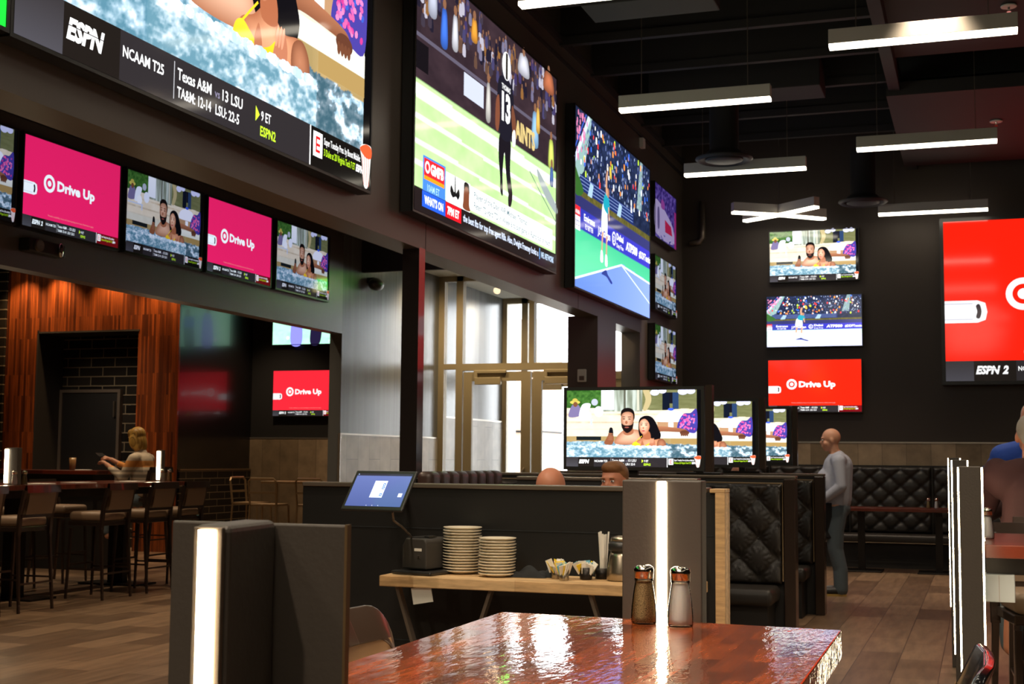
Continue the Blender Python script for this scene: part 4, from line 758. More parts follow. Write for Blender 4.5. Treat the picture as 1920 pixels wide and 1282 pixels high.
def buttons(w, h, du, dv, off, depth):
    b = MB(); i0 = 0
    for i in range(-1, int(w / du) + 2):
        for j in range(-1, int(h / dv) + 2):
            if (i + j) % 2 == 0:
                x = off[0] + i * du; z = off[1] + j * dv
                if .05 < x < w - .05 and .05 < z < h - .05: b.ell((x, -depth * .35 - .014, z), (.009, .006, .009), n=10, m=6)
    return b
def seat_box(b, x0, x1, y0, y1, z0=.36, z1=.47): return b.box(x0, x1, y0, y1, z0, z1)
def booth_wall(name_lbl, y, x0, x1, front=True, back=True, hf=1.33, buttons_on=True):
    o = thing('booth_divider', (0, y, 0), 0, name_lbl, 'booth', 'tufted booth dividers')
    MB().box(x0, x1 - .08, -.05, .05, 0, hf - .02).build('panel', 'black_paint', o)
    MB().box(x0, x1, -.06, .06, hf - .025, hf).build('top_rail', 'gun', o, bevel=.006)
    MB().box(x1 - .09, x1, -.11, .06, 0, hf - .026).build('end_post', 'stool_metal', o, bevel=.006)
    for sgn, on in ((-1, front), (1, back)):
        if not on: continue
        w = x1 - .10 - x0; h = hf - .06 - .47
        m = tuft_surf(w, h, .152, .157, .075, off=(w - .195, .36)); 
        if sgn > 0: m.v = [(w - a, -b2, c) for a, b2, c in m.v]
        p = m.build('tufted_back', 'leather', o, smooth=True); p.location = (x0, sgn * .05, .47)
        bb = buttons(w, h, .152, .157, (w - .195, .36), .075)
        if sgn > 0: bb.v = [(w - a, -b2, c) for a, b2, c in bb.v]
        bb.build('buttons', 'leather', p, smooth=True)
        pp = MB().tube([(x1 - .098, sgn * .115, .50), (x1 - .098, sgn * .115, hf - .06), (x0, sgn * .10, hf - .05)], .006, 6).build('piping', 'piping', p); pp.location = (-x0, -sgn * .05, -.47)
        s = MB().box(x0, x1 - .12, *sorted((sgn * .08, sgn * .56)), .34, .47).build('seat', 'leather', o, bevel=.045, seg=4, smooth=True)
        MB().box(x0, x1 - .17, *sorted((sgn * .06, sgn * .46)), .0, .335).build('seat_base', 'black_paint', o)
    return o
booth_wall('tufted black booth divider in the centre with the nearest visible tufted back', 10.97, -4.12, -1.40)
booth_wall('tufted black booth divider beside the standing man', 13.22, -4.12, -1.42)
booth_wall('tufted booth divider hidden behind the host station, television on its top', 8.78, -3.0, -1.75, front=False)
def booth_table(y, label):
    o = thing('booth_table', (-2.75, y, 0), 0, label, 'table', 'booth tables')
    MB().box(-.9, .9, -.30, .30, .715, .755).build('tabletop', 'bar_wood', o, bevel=.005); MB().tube([(0, 0, .03), (0, 0, .715)], .045, 12).build('pedestal', 'black_metal', o); MB().box(-.35, .35, -.28, .28, 0, .02).build('base', 'black_metal', o, bevel=.006)
booth_table(9.87, 'booth table between the first and second divider, hidden behind the host station'); booth_table(12.1, 'booth table between the two tufted dividers')
booth_table(7.52, 'booth table between the host wall and the first divider')
# channel-tufted bench end along the window side
o = thing('channel_bench', (-3.82, 0, 0), 0, 'channel-padded bench back running along the window side behind the host wall', 'bench')
MB().box(-.10, 0, 8.9, 10.4, 0, 1.30).build('panel', 'black_paint', o)
b = MB()
for i in range(8): yy = 8.98 + i * .19; b.box(.0, .13, yy - .092, yy + .092, .47, 1.352)
b.build('channel_padding', 'burg', o, smooth=True, bevel=.045, seg=4); MB().box(.0, .50, 8.9, 10.38, .0, .46).build('seat', 'leather', o, bevel=.03)

# televisions on the booth dividers, back to back on a short pole
for y, xr, zb, lab in [(8.80, -1.757, 1.40, 'television standing on the first booth divider, couple in a pool, nearest of the three'), (10.97, -1.74, 1.415, 'television standing on the second booth divider, middle of the three'), (13.2, -1.765, 1.435, 'television standing on the third booth divider, farthest of the three')]:
    W_ = .925; hh = .515
    o = tv('pool', S_SM, xr - W_ / 2 + .015, y, zb, W_, hh, 0, lab, 'televisions on the booth dividers', bezel=.022, thick=.05)
    MB().box(-.18, .18, -.05, .09, T - zb + .001, T - zb + .018).box(-.03, .03, .012, .05, T - zb + .018, .12).build('stand', 'black_metal', o)
    MB().box(W_ / 2 + .03, W_ / 2 + .075, -.01, .06, -.03, hh + .03).build('side_rail', 'stool_metal', o)

# banquette on the back wall
o = thing('banquette', (0, YB - .10, 0), 0, 'long tufted black banquette along the back wall under the tile band', 'banquette')
MB().box(-4.0, 3.0, -.0, .07, 0, 1.40).build('back_panel', 'black_paint', o)
for k, x in enumerate(np.arange(-4.0, 1.6, 1.12)):
    m = tuft_surf(1.10, .92, .137, .12, .06, nu=64, nv=54, off=(.0, .04)); p = m.build('tufted_back', 'leather', o, smooth=True); p.location = (x, 0, .46)
MB().box(-4.0, 3.0, -.50, -.05, .33, .46).build('seat', 'leather', o, bevel=.04, seg=3, smooth=True); MB().box(-4.0, 3.0, -.42, .0, 0, .33).build('seat_base', 'black_paint', o)
MB().tube([(-4.0, -.505, .35), (3.0, -.505, .35)], .005, 6).build('piping', 'piping', o)
for k, (x0, x1) in enumerate([(-1.95, -.12), (.0, 1.8)]):
    o = thing('long_table', ((x0 + x1) / 2, 18.62, 0), 0, ['long narrow wooden table in front of the banquette, behind the standing man', 'long wooden table in front of the banquette behind the light pillars'][k], 'table', 'banquette tables'); L = (x1 - x0) / 2
    MB().box(-L, L, -.3, .3, .80, .845).build('tabletop', 'bar_wood', o, bevel=.004)
    for sx in (-1, 1):
        MB().box(sx * (L - .42) - .045, sx * (L - .42) + .045, -.04, .04, .02, .80).build('leg', 'black_metal', o); MB().box(sx * (L - .42) - .27, sx * (L - .42) + .27, -.25, .25, 0, .02).build('foot', 'black_metal', o, bevel=.005)


# ------------------------------------------------------------------ shakers
def shaker(x, y, z, h, fill, label, group=None, hires=True):
    o = thing('salt_shaker' if fill == 'salt' else 'pepper_shaker', (x, y, z), random.random() * 3, label, 'salt shaker' if fill == 'salt' else 'pepper shaker', group); k = h / .11
    pr = [(.0225, .0), (.0235, .003), (.0238, .015), (.0225, .035), (.0195, .058), (.0168, .074), (.0162, .078), (.0175, .080), (.0175, .083), (.0163, .085)]
    s = 1.0 if hires else 1.0
    n = 28
    MB().lathe([(r * k, zz * k) for r, zz in pr], n).build('glass_jar', 'shaker_glass', o, smooth=True)
    MB().lathe([((r - .0022) * k, max(zz, .004) * k) for r, zz in pr[:7]], n).build('filling', 'salt' if fill == 'salt' else 'pepper', o, smooth=True)
    MB().lathe([(.0168 * k, .083 * k), (.0180 * k, .084 * k), (.0180 * k, .093 * k), (.0188 * k, .095 * k), (.0188 * k, .099 * k), (.017 * k, .1045 * k), (.011 * k, .1085 * k), (.003 * k, .110 * k)], n).build('metal_cap', 'chrome', o, smooth=True)
    return o
for x, f, lab in [(-.665, 'pepper', 'pepper shaker on the far banquette table'), (-.565, 'salt', 'white salt shaker on the far banquette table')]: shaker(x, 18.5, .845, .135, f, lab, None, False)

# ------------------------------------------------------------------ host station
o = thing('host_wall', (0, 6.2, 0), 0, 'black half-height wall with a shiny top rail behind the host station', 'half wall')
MB().box(-3.29, -1.125, 0, .09, 0, 1.300).build('panel', 'host_black', o); MB().box(-3.29, -1.2, -.012, .11, 1.300, 1.322).build('top_rail', 'gun', o, bevel=.004)
MB().box(-1.185, -1.115, -.02, .115, 1.30, 1.318).box(-1.160, -1.115, -.02, .11, 0, 1.30).build('end_board', 'oak', o, bevel=.003)
b = MB(); [b.box(-3.29, -1.17, -.003, 0, z, z + .004) for z in (.28, .55, 1.1)]; b.build('grooves', 'cloth_black', o)
o = thing('console_table', (0, 5.98, 0), 0, 'light wood console table with black splayed steel legs against the host wall', 'console table')
TT = MB().box(-2.672, -1.19, -.175, .178, .85, .90).build('tabletop', 'oak', o, bevel=.004)
for (xa, xb) in [(-2.60, -2.16), (-2.16, -2.54)]: pass
def flatleg(p0, p1, nm='leg'): return MB().tube([p0, p1], .030, 4, flat=.35).build(nm, 'gun', o)
flatleg((-2.60, -.12, .85), (-2.32, -.12, 0)); flatleg((-2.13, -.12, .85), (-2.42, -.12, 0)); flatleg((-1.66, -.12, .85), (-1.38, -.12, 0)); flatleg((-1.21, -.12, .85), (-1.50, -.12, 0))
MB().box(-2.6, -1.2, .13, .16, .82, .85).build('apron', 'gun', o)
def plate_stack(x, y, z, n, r, lab, group):
    base = None; pr = [(.3 * r, .0), (.55 * r, .0), (.6 * r, .004), (.97 * r, .0135), (r, .0165), (.985 * r, .0185), (.93 * r, .0165), (.6 * r, .008), (.1 * r, .007)]
    for i in range(n):
        jx, jy = random.uniform(-.0022, .0022), random.uniform(-.0022, .0022)
        zz = z + i * .0135
        if base is None: base = MB().lathe([(max(a, .001), b2) for a, b2 in pr], 40).build('small_plate', 'offwhite', smooth=True); p = base
        else: p = base.copy(); col.objects.link(p)
        p.location = (x + jx, y + jy, zz)
        tag(p, lab[0] if i == n - 1 else (lab[2] if i == 0 else lab[1]), 'plate', group)
plate_stack(-2.355, 6.06, .901, 16, .0935, ('top ivory plate of the taller stack beside the printer', 'ivory plate inside the taller stack beside the printer', 'bottom ivory plate of the taller stack beside the printer'), 'ivory plates, taller stack')
plate_stack(-2.145, 5.97, .901, 13, .088, ('top ivory plate of the lower stack beside the black napkins', 'ivory plate inside the lower stack beside the black napkins', 'bottom ivory plate of the lower stack beside the black napkins'), 'ivory plates, lower stack')
# receipt printer + tablet
o = thing('receipt_printer', (-2.52, 6.005, .925), R(-12), 'black receipt printer with small white label on the console table', 'printer')
MB().prism([(-.07, .0), (.07, .0), (.07, .13), (.055, .145), (-.05, .145), (-.07, .11)], -.10, .10, M4=Matrix.Rotation(R(90), 4, 'X')).build('body', simple('printer_grey', rgb(66, 63, 60), .4), o, bevel=.007)
MB().box(-.045, .03, -.09, .05, .145, .150).box(.03, .055, -.06, .0, .146, .156).build('lid', 'black_plastic', o, bevel=.002)
MB().box(.002, .044, -.1015, -.10, .085, .098).build('paper_label', 'paper', o, None); MB().box(.02, .034, -.1015, -.10, .052, .066).box(.023, .031, -.1025, -.10, .055, .063, 1).build('power_button', ['gun', 'black_plastic'], o)
o = MB().box(-.115, .115, -.14, .12, 0, .018).build('black_tray', 'black_plastic', None, bevel=.008); o.location = (-2.51, 6.0, .901); o.rotation_euler.z = R(-12); tag(o, 'black tray lying under the receipt printer', 'tray')
o = MB().box(-.03, .035, -.02, .02, 0, .085).build('white_box', 'white', None, bevel=.006); o.location = (-2.492, 6.14, .901); tag(o, 'small white box between the printer and the tall plate stack', 'box')
o = MB().box(-.05, .05, -.002, .002, -.075, .0).build('white_power_adapter', 'white', None); o.location = (-2.47, 5.83, .852); o.rotation_euler = (0, R(-10), 0); tag(o, 'white card hanging under the console table edge', 'card')
# tablet on an arm
pl = (-2.62, 5.3)
o = thing('tablet', (-2.455, 5.32, 1.305), R(-9), 'tilted tablet with a blue screen and white dialog, above the console table', 'tablet')
tilt = Matrix.Rotation(R(-36), 4, 'X')
sh = Matrix.Identity(4)
MB().box(-.158, .158, -.006, .006, -.104, .104, M4=tilt).build('housing', 'black_plastic', o, bevel=.006, seg=3)
A = Art('tablet_picture'); A.grid(0, 16, 0, 9, 8, 6, lambda x, y: mixc((70, 82, 130), (88, 100, 150), y / 9)); A.rect(0, 8.4, 16, 9, (44, 42, 50)); A.rect(6.1, 2.4, 9.7, 7.0, (216, 222, 246)); 
for z in (5.6, 4.7, 2.8): A.rect(8.75, z, 9.45, z + .75, (60, 110, 220)); A.rect(8.95, z + .2, 9.25, z + .5, (230, 236, 255))
for i in range(5): A.rect(6.4, 6.3 - .75 * i, 8.3, 6.42 - .75 * i, (190, 196, 220))
A.rect(14.2, 2.6, 15.3, 3.6, (214, 218, 236)); A.ell(.5, 8.7, .12, .12, (160, 190, 240)); A.ell(6.3, -.0 + .15, .1, .1, (200, 205, 220)); A.ell(8.0, .15, .1, .1, (200, 205, 220)); A.ell(9.7, .15, .1, .1, (200, 205, 220))
me = A.mesh(); me.materials.append(screen_mat('tablet_picture', (1, 1, 1), 1.0, False)); p = bpy.data.objects.new('screen', me); col.objects.link(p); p.parent = o
p.matrix_local = tilt @ Matrix.Translation((-.142, -.0068, -.084)) @ Matrix.Diagonal((.284 / 16, 1, .17 / 9, 1))
MB().tube([(.07, .0, -.09), (.01, .10, -.13), (-.10, .34, -.17), (-.19, .55, -.22), (-.225, .66, -.27)], .005, 8).build('cable', 'gun', o, smooth=True)
MB().tube([(0, .01, -.01), (-.14, .30, -.01), (-.30, .62, -.02), (-.40, .84, -.03)], .014, 10).build('arm', 'black_metal', o, smooth=True); MB().box(-.05, .05, .006, .03, -.05, .05, M4=tilt).build('mount', 'black_metal', o); MB().box(-.45, -.36, .70, .78, -.06, .0).build('clamp', 'black_metal', o)
# sugar cups, straws, coffee pot, napkins
def cup(x, y, r, h, lab, n, dark=False):
    o = thing('sugar_cup', (x, y, .901), 0, lab, 'cup', 'metal cups of sugar packets'); MB().lathe([(r * .78, 0), (r * .8, .002), (r, h), (r * .95, h), (r * .72, .006)], 24).build('cup', 'black_metal' if dark else 'steel', o, smooth=True)
    for i in range(n):
        a = 2 * math.pi * i / n + random.random() * .4; t = R(random.uniform(12, 34)); rr = r * random.uniform(.35, .7)
        Mx = Matrix.Translation((rr * math.cos(a), rr * math.sin(a), h * .55)) @ Matrix.Rotation(a, 4, 'Z') @ Matrix.Rotation(t, 4, 'Y') @ Matrix.Rotation(random.random() * 3, 4, 'Z')
        pk = MB().box(-.017, .017, -.0016, .0016, 0, random.uniform(.045, .06), M4=Mx).build('sugar_packet', random.choice(['paper', 'paper', 'pk_y', 'pk_b', 'pk_p']), o)
M['pk_y'] = simple('yellow_packet', rgb(240, 206, 40), .5); M['pk_b'] = simple('blue_packet', rgb(120, 180, 200), .5); M['pk_p'] = simple('pink_packet', rgb(236, 190, 200), .5)
cup(-1.80, 5.905, .026, .052, 'front steel cup of sugar packets on the console table', 12); cup(-1.86, 5.99, .03, .055, 'steel cup of sugar packets behind the front one', 10); cup(-1.72, 5.99, .034, .055, 'dark cup of yellow and white sugar packets beside the straws', 16, True)
o = thing('straw_holder', (-1.66, 6.06, .901), 0, 'bundle of white paper straws beside the coffee pot', 'straws'); MB().lathe([(.03, 0), (.034, .002), (.036, .05), (.033, .05), (.028, .004)], 20).build('holder', 'black_metal', o, smooth=True)
for i in range(16):
    a = random.random() * 6.28; rr = random.uniform(.005, .02); MB().tube([(rr * math.cos(a), rr * math.sin(a), .004), (rr * 1.4 * math.cos(a) + random.uniform(-.014, .01), rr * 1.5 * math.sin(a), .205 + random.uniform(-.012, .012))], .0042, 8).build('straw', 'paper', o)
o = thing('coffee_pot', (-1.56, 6.0, .901), R(20), 'brushed steel coffee pot with a black collar, partly behind the light pillar', 'coffee pot')
MB().lathe([(.055, 0), (.063, .005), (.062, .04), (.05, .11), (.044, .13)], 32).build('body', 'steel', o, smooth=True); MB().lathe([(.044, .13), (.056, .14), (.056, .165), (.046, .178)], 32).build('collar', 'black_plastic', o, smooth=True); MB().lathe([(.046, .178), (.042, .195), (.012, .205), (.001, .205)], 32).build('lid', 'steel', o, smooth=True)
MB().tube([(.045, 0, .16), (.10, 0, .165), (.11, 0, .10), (.07, 0, .03)], .008, 10, flat=1.6).build('handle', 'black_plastic', o, smooth=True)
for k, (x, y, w_, h_, rz, lab) in enumerate([(-2.0, 6.02, .085, .05, 8, 'folded black napkins beside the lower plate stack'), (-1.92, 6.07, .06, .035, -12, 'second heap of black napkins behind the sugar cups')]):
    mb = MB().surf(lambda u, v: ((u - .5) * 2 * w_, (v - .5) * .12, h_ * (math.sin(math.pi * u) ** .5 if 0 < u < 1 else 0) * (math.sin(math.pi * v) ** .35 if 0 < v < 1 else 0) * (.8 + .25 * math.sin(u * 11 + v * 5)) + .0005), 26, 16); p = mb.build('black_napkins', 'cloth_black', None, smooth=True); p.location = (x, y, .901); p.rotation_euler.z = R(rz); tag(p, lab, 'napkins')
o = thing('white_pitcher', (-1.245, 6.03, .901), 0, 'cream pitcher with dark lid peeking out right of the light pillar', 'pitcher'); MB().lathe([(.04, 0), (.05, .004), (.062, .05), (.060, .09), (.045, .13)], 28).build('body', 'offwhite', o, smooth=True); MB().lathe([(.045, .13), (.05, .135), (.05, .17), (.03, .19), (.001, .19)], 28).build('lid', 'black_plastic', o, smooth=True)
# ------------------------------------------------------------------ foreground high table
o = thing('high_table', (-.58, 2.0, 0), 0, 'glossy red-brown butcher block high table in the foreground', 'table')
MB().prism([(-.322, -.74), (.345, -.74), (.33, .577), (-.346, .605)], 1.087, 1.14).build('tabletop', 'table_wood', o, bevel=.0025)
MB().prism([(-.28, -.70), (.31, -.70), (.31, .50), (-.31, .50)], 1.03, 1.086).build('apron', 'black_metal', o)
for x, y in ((0, .2), (0, -.5)): MB().box(x - .04, x + .04, y - .04, y + .04, .02, 1.03).build('leg', 'black_metal', o); MB().box(x - .25, x + .25, y - .25, y + .25, 0, .02).build('foot', 'black_metal', o, bevel=.005)
shaker(-.612, 2.53, 1.1402, .112, 'pepper', 'pepper shaker left of the glowing strip on the foreground table')
shaker(-.538, 2.515, 1.1402, .112, 'salt', 'white salt shaker right of the glowing strip on the foreground table')
# light pillars
def pillar_c():
    o = thing('light_pillar', (-.606, 2.655, 0), 0, 'dark pillar with a glowing vertical strip, between the shakers at the far table edge', 'light pillar', 'light pillars')
    MB().box(-.081, -.0095, 0, .05, 0, 1.409).box(.0095, .081, 0, .05, 0, 1.409).box(-.0095, .0095, .006, .05, 0, 1.409).build('panel', 'panel', o, bevel=.003)
    MB().lathe([(.0085, .12), (.0085, 1.407)], 16, c=(0, .003, 0), M4=Matrix.Diagonal((1, 1.1, 1, 1))).build('light_strip', 'led', o)
pillar_c()
def pillar_l():
    o = thing('light_pillar', (-.63, 1.10, 0), 0, 'large dark pillar with a glowing strip at the left foreground, cut by the bottom edge', 'light pillar', 'light pillars')
    MB().box(-.091, .091, 0, .006, 0, 1.389).build('panel', 'panel', o, bevel=.002)
    MB().box(.0895, .092, -.001, .007, 0, 1.3895).build('edge_trim', 'panel_edge', o)
    MB().prism([(.0, -.107), (.035, -.107), (.020, 0), (-.016, 0)], 0, 1.392).build('fin', 'panel', o, bevel=.006, seg=3)
    MB().box(.0035, .0315, -.112, -.107, 0, 1.3905).build('light_channel', 'gun', o, bevel=.001)
    MB().lathe([(.0080, .12), (.0080, 1.388)], 16, c=(.0172, 0, 0), M4=Matrix.Translation((0, -.1125, 0)) @ Matrix.Diagonal((1, .7, 1, 1))).build('light_strip', 'led', o)
pillar_l()
def pillar_side(x, y, z, lab, w_=.038, d=.14):
    o = thing('light_pillar', (x, y, 0), 0, lab, 'light pillar', 'light pillars')
    MB().box(-w_, w_, 0, d, 0, z).build('panel', 'panel', o, bevel=.003)
    for s in (-1, 1): MB().box(*sorted((s * w_, s * (w_ + .006))), .035 if s < 0 else .02, .062 if s < 0 else .05, .42, z - .004).build('light_strip', 'led', o)
pillar_side(-.040, 5.15, 1.436, 'nearest of the row of light pillars at the right, dark face with lit edges')
pillar_side(-.112, 7.7, 1.464, 'second light pillar in the row at the right, behind the nearest')
pillar_side(-.185, 10.2, 1.483, 'third light pillar in the row at the right, farthest and shortest strip')

# ------------------------------------------------------------------ stools
def stool(name_lbl, group, pad='stool_pad', frame='stool_metal', big=False):
    """front faces -Y, seat centre at the root"""
    o = thing('bar_stool', (0, 0, 0), 0, name_lbl, 'bar stool', group); W_ = .22
    MB().box(-W_ + .01, W_ - .01, -.21, .19, .775, .875).build('seat', pad, o, bevel=.04, seg=4, smooth=True); MB().box(-W_ + .005, W_ - .005, -.205, .19, .735, .78).build('seat_frame', frame, o, bevel=.006)
    bk = MB()
    bk.tube([(-W_, .20, .70), (-W_, .215, .90), (-W_ , .265, 1.12)], .021, 4, flat=1.4); bk.tube([(W_, .20, .70), (W_, .215, .90), (W_, .265, 1.12)], .021, 4, flat=1.4)
    bk.surf(lambda u, v: ((u - .5) * 2 * (W_ + .018), .258 + .018 * v + .018 * math.cos((u - .5) * math.pi) , 1.095 + v * .07), 14, 4); bk.surf(lambda u, v: ((u - .5) * 2 * (W_ + .018), .296 + .010 * v + .018 * math.cos((u - .5) * math.pi), 1.165 - v * .07), 14, 4)
    bk.surf(lambda u, v: ((u - .5) * 2 * (W_ + .018), .276 + v * .020 + .018 * math.cos((u - .5) * math.pi), 1.165), 14, 1)
    bk.box(-W_, W_, .212, .235, .865, .895); bk.build('back_frame', frame, o)
    MB().surf(lambda u, v: ((u - .5) * 2 * (W_ - .035), .212 + .038 * v - .012 * math.sin(math.pi * v) - .008 * math.sin(math.pi * u) + .0, .895 + v * .20), 12, 10).surf(lambda u, v: ((.5 - u) * 2 * (W_ - .035), .25 + .038 * v + .006 * math.sin(math.pi * v), .895 + v * .20), 12, 10).build('backrest', pad, o, smooth=True)
    for sx in (-1, 1):
        MB().tube([(sx * (W_ - .025), -.18, .71), (sx * (W_ - .01), -.21, 0)], [.02, .014], 4).build('leg', frame, o); MB().tube([(sx * W_, .20, .715), (sx * (W_ + .015), .25, 0)], [.022, .015], 4).build('leg', frame, o)
        MB().tube([(sx * (W_ - .02), -.19, .30), (sx * (W_ + .005), .235, .30)], .012, 4).build('stretcher', frame, o)
    MB().tube([(-W_ + .015, -.20, .34), (W_ - .015, -.20, .34)], .014, 4).build('footrest', frame, o)
    MB().tube([(-W_, .232, .26), (W_, .232, .26)], .012, 4).build('stretcher', frame, o)
    return o
s0 = stool('taupe bar stool, third from the left on the near side of the bar table', 'bar stools at the long bar table')
s0.location = (-8.56, 11.72, 0); s0.rotation_euler.z = R(-90)
g = 'bar stools at the long bar table'
dup(s0, (-8.56, 10.48, 0), R(-90), 'taupe padded bar stool nearest the camera that is fully in view at the left', g)
dup(s0, (-8.56, 9.75, 0), R(-90), 'taupe bar stool cut by the left edge of the photo', g)
dup(s0, (-8.56, 12.48, 0), R(-90), 'taupe bar stool left of the large foreground light pillar, fourth in the row', g)
dup(s0, (-8.56, 13.10, 0), R(-90), 'taupe bar stool farthest in the near row, just above the foreground pillar', g)
for y, lab in [(10.0, 'bar stool on the far side of the bar table, near the left edge'), (11.05, 'far-side bar stool seen through the gap between two near stools'), (12.1, 'bar stool on the far side of the bar table behind the third near stool'), (13.0, 'bar stool on the far side of the bar table near its right end')]: dup(s0, (-10.0, y, 0), R(90), lab, 'bar stools on the far side of the bar table')
# long bar table
o = thing('bar_table', (-9.25, 11.3, 0), 0, 'long red-brown bar table at the left with stools along both sides', 'table')
MB().box(-.5, .5, -2.4, 2.35, 1.10, 1.15).build('tabletop', 'bar_wood', o, bevel=.006); MB().box(-.40, .40, -2.2, 2.2, 1.02, 1.10).build('apron', 'black_metal', o)
for y in (-1.75, 0, 1.75): MB().box(-.10, .10, y - .05, y + .05, .02, 1.02).build('leg', 'black_metal', o); MB().box(-.38, .38, y - .2, y + .2, 0, .02).build('foot', 'black_metal', o)
for x, y, lab in [(-8.95, 10.78, 'short light pillar on the bar table near the left edge'), (-9.0, 13.42, 'short light pillar at the right end of the bar table')]:
    o = thing('table_light_pillar', (x, y, 1.151), R(-17) if y < 12 else R(-17), lab, 'light pillar', 'light pillars on the bar table')
    MB().box(-.03, .17 if y < 12 else .05, .0, .05, 0, .36).build('panel', 'panel', o, bevel=.003); MB().box(-.026, .022, -.008, .0, .02, .345).build('light_strip', 'led', o)
i = 0
for x, y, f, lab in [(-8.80, 10.72, 'salt', 'salt shaker in front of the left bar table light'), (-8.80, 10.86, 'pepper', 'pepper shaker right of the left bar table light'), (-8.85, 13.28, 'salt', 'salt shaker in front of the right bar table light'), (-8.85, 13.42, 'pepper', 'pepper shaker right of the right bar table light')]: shaker(x, y, 1.1505, .14, f, lab, None, False)
for k, (x, y, a, lab) in enumerate([(-9.0, 11.35, 20, 'pale menu lying left on the bar table'), (-9.1, 12.1, -10, 'pale menu lying on the middle of the bar table'), (-9.05, 12.95, 5, 'pale menu lying near the right end of the bar table')]):
    p = MB().box(-.11, .11, -.15, .15, 0, .006).build('menu', 'paper', None); p.location = (x, y, 1.151); p.rotation_euler.z = R(a); tag(p, lab, 'menu')
# bar counter
o = thing('bar_counter', (-12.6, 14.6, 0), 0, 'dark bar counter with a red-brown top in front of the blonde woman', 'bar counter')
MB().box(-2.6, 2.1, -.32, .32, 1.20, 1.25).build('countertop', 'bar_wood', o, bevel=.006); MB().box(-2.5, 2.0, -.22, .22, 0, 1.20).build('front_panel', 'black_paint', o)
o = thing('pos_terminal', (-14.35, 14.35, 1.256), R(20), 'small dark point of sale screen on the bar at the left edge', 'terminal')
MB().box(-.19, .19, -.012, .012, .12, .38, M4=Matrix.Rotation(R(-15), 4, 'X')).build('housing', 'black_plastic', o, bevel=.006); MB().box(-.10, .06, -.0135, -.012, .19, .32, M4=Matrix.Rotation(R(-15), 4, 'X')).build('screen', emit('terminal_glow', (.35, .55, 1, 1), 1.0), o); MB().tube([(0, .02, 0), (0, .04, .2)], .03, 10).build('stand', 'black_plastic', o)
o = thing('garnish_tray', (-13.75, 14.35, 1.251), 0, 'white garnish pot with yellow and green fruit on the bar', 'garnish pot')
MB().lathe([(.06, 0), (.065, .005), (.07, .10), (.064, .10), (.055, .01)], 20).build('pot', 'white', o, smooth=True); MB().ell((-.02, 0, .10), (.04, .03, .025)).build('lemon', 'pk_y', o, smooth=True); MB().ell((.05, 0, .115), (.04, .03, .03)).build('lime', simple('lime', rgb(120, 140, 50), .5), o, smooth=True)
o = MB().box(-.12, .12, -.08, .08, 0, .16).build('napkin_dispenser', 'steel', None, bevel=.01); o.location = (-14.05, 14.45, 1.251); tag(o, 'dull steel box behind the garnish pot on the bar', 'dispenser')
o = thing('drinking_glass', (-10.95, 14.42, 1.2505), 0, 'amber drinking glass on the bar before the blonde woman', 'glass'); MB().lathe([(.035, 0), (.045, .16), (.042, .16), (.032, .012)], 20).build('tumbler', simple('amber_glass', rgb(150, 110, 70), .1), o, smooth=True)
o = MB().box(-.09, .09, -.06, .06, 0, .012).build('folded_napkin', 'paper', None, bevel=.003); o.location = (-10.75, 14.38, 1.251); tag(o, 'white folded napkin on the bar below the blonde woman\'s hands', 'napkin')
sw = dup(s0, (-10.0, 14.55, .14), R(-90), 'dark bar stool on which the blonde woman sits', 'bar stools at the bar counter')
# far metal stools
def mstool():
    o = thing('metal_stool', (0, 0, 0), 0, 'bronze tube bar stool in the middle of the group by the end wall', 'bar stool', 'bronze tube stools by the end wall'); W_ = .2
    MB().box(-W_, W_, -.2, .2, .76, .79).build('seat', 'far_metal', o, bevel=.005)
    MB().tube([(-W_, .2, .78), (-W_ - .01, .24, 1.10), (-W_ + .03, .25, 1.14), (W_ - .03, .25, 1.14), (W_ + .01, .24, 1.10), (W_, .2, .78)], .016, 6).box(-W_, W_, .22, .235, .93, .96).build('backrest', 'far_metal', o)
    for sx in (-1, 1):
        for sy in (-1, 1): MB().tube([(sx * W_, sy * .2, .77), (sx * (W_ + .02), sy * .23, 0)], .014, 6).build('leg', 'far_metal', o)
    MB().tube([(-W_ - .01, -.215, .3), (W_ + .01, -.215, .3), (W_ + .01, .215, .3), (-W_ - .01, .215, .3), (-W_ - .01, -.215, .3)], .011, 6).build('footrest', 'far_metal', o); return o
ms = mstool(); ms.location = (-9.44, 16.80, 0); ms.rotation_euler.z = R(180 + 4)
g = 'bronze tube stools by the end wall'
dup(ms, (-9.98, 17.25, 0), R(90), 'bronze tube bar stool turned sideways, leftmost by the end wall', g); dup(ms, (-8.75, 16.9, 0), R(180), 'bronze tube bar stool half hidden by the host wall', g)
o = thing('metal_table', (-9.3, 17.65, 0), 0, 'small bronze high table behind the tube stools', 'table'); MB().box(-.6, .6, -.3, .3, 1.06, 1.09).build('tabletop', 'far_metal', o, bevel=.004)
for sx in (-1, 1): MB().tube([(sx * .5, 0, 0), (sx * .5, 0, 1.06)], .02, 6).build('leg', 'far_metal', o)

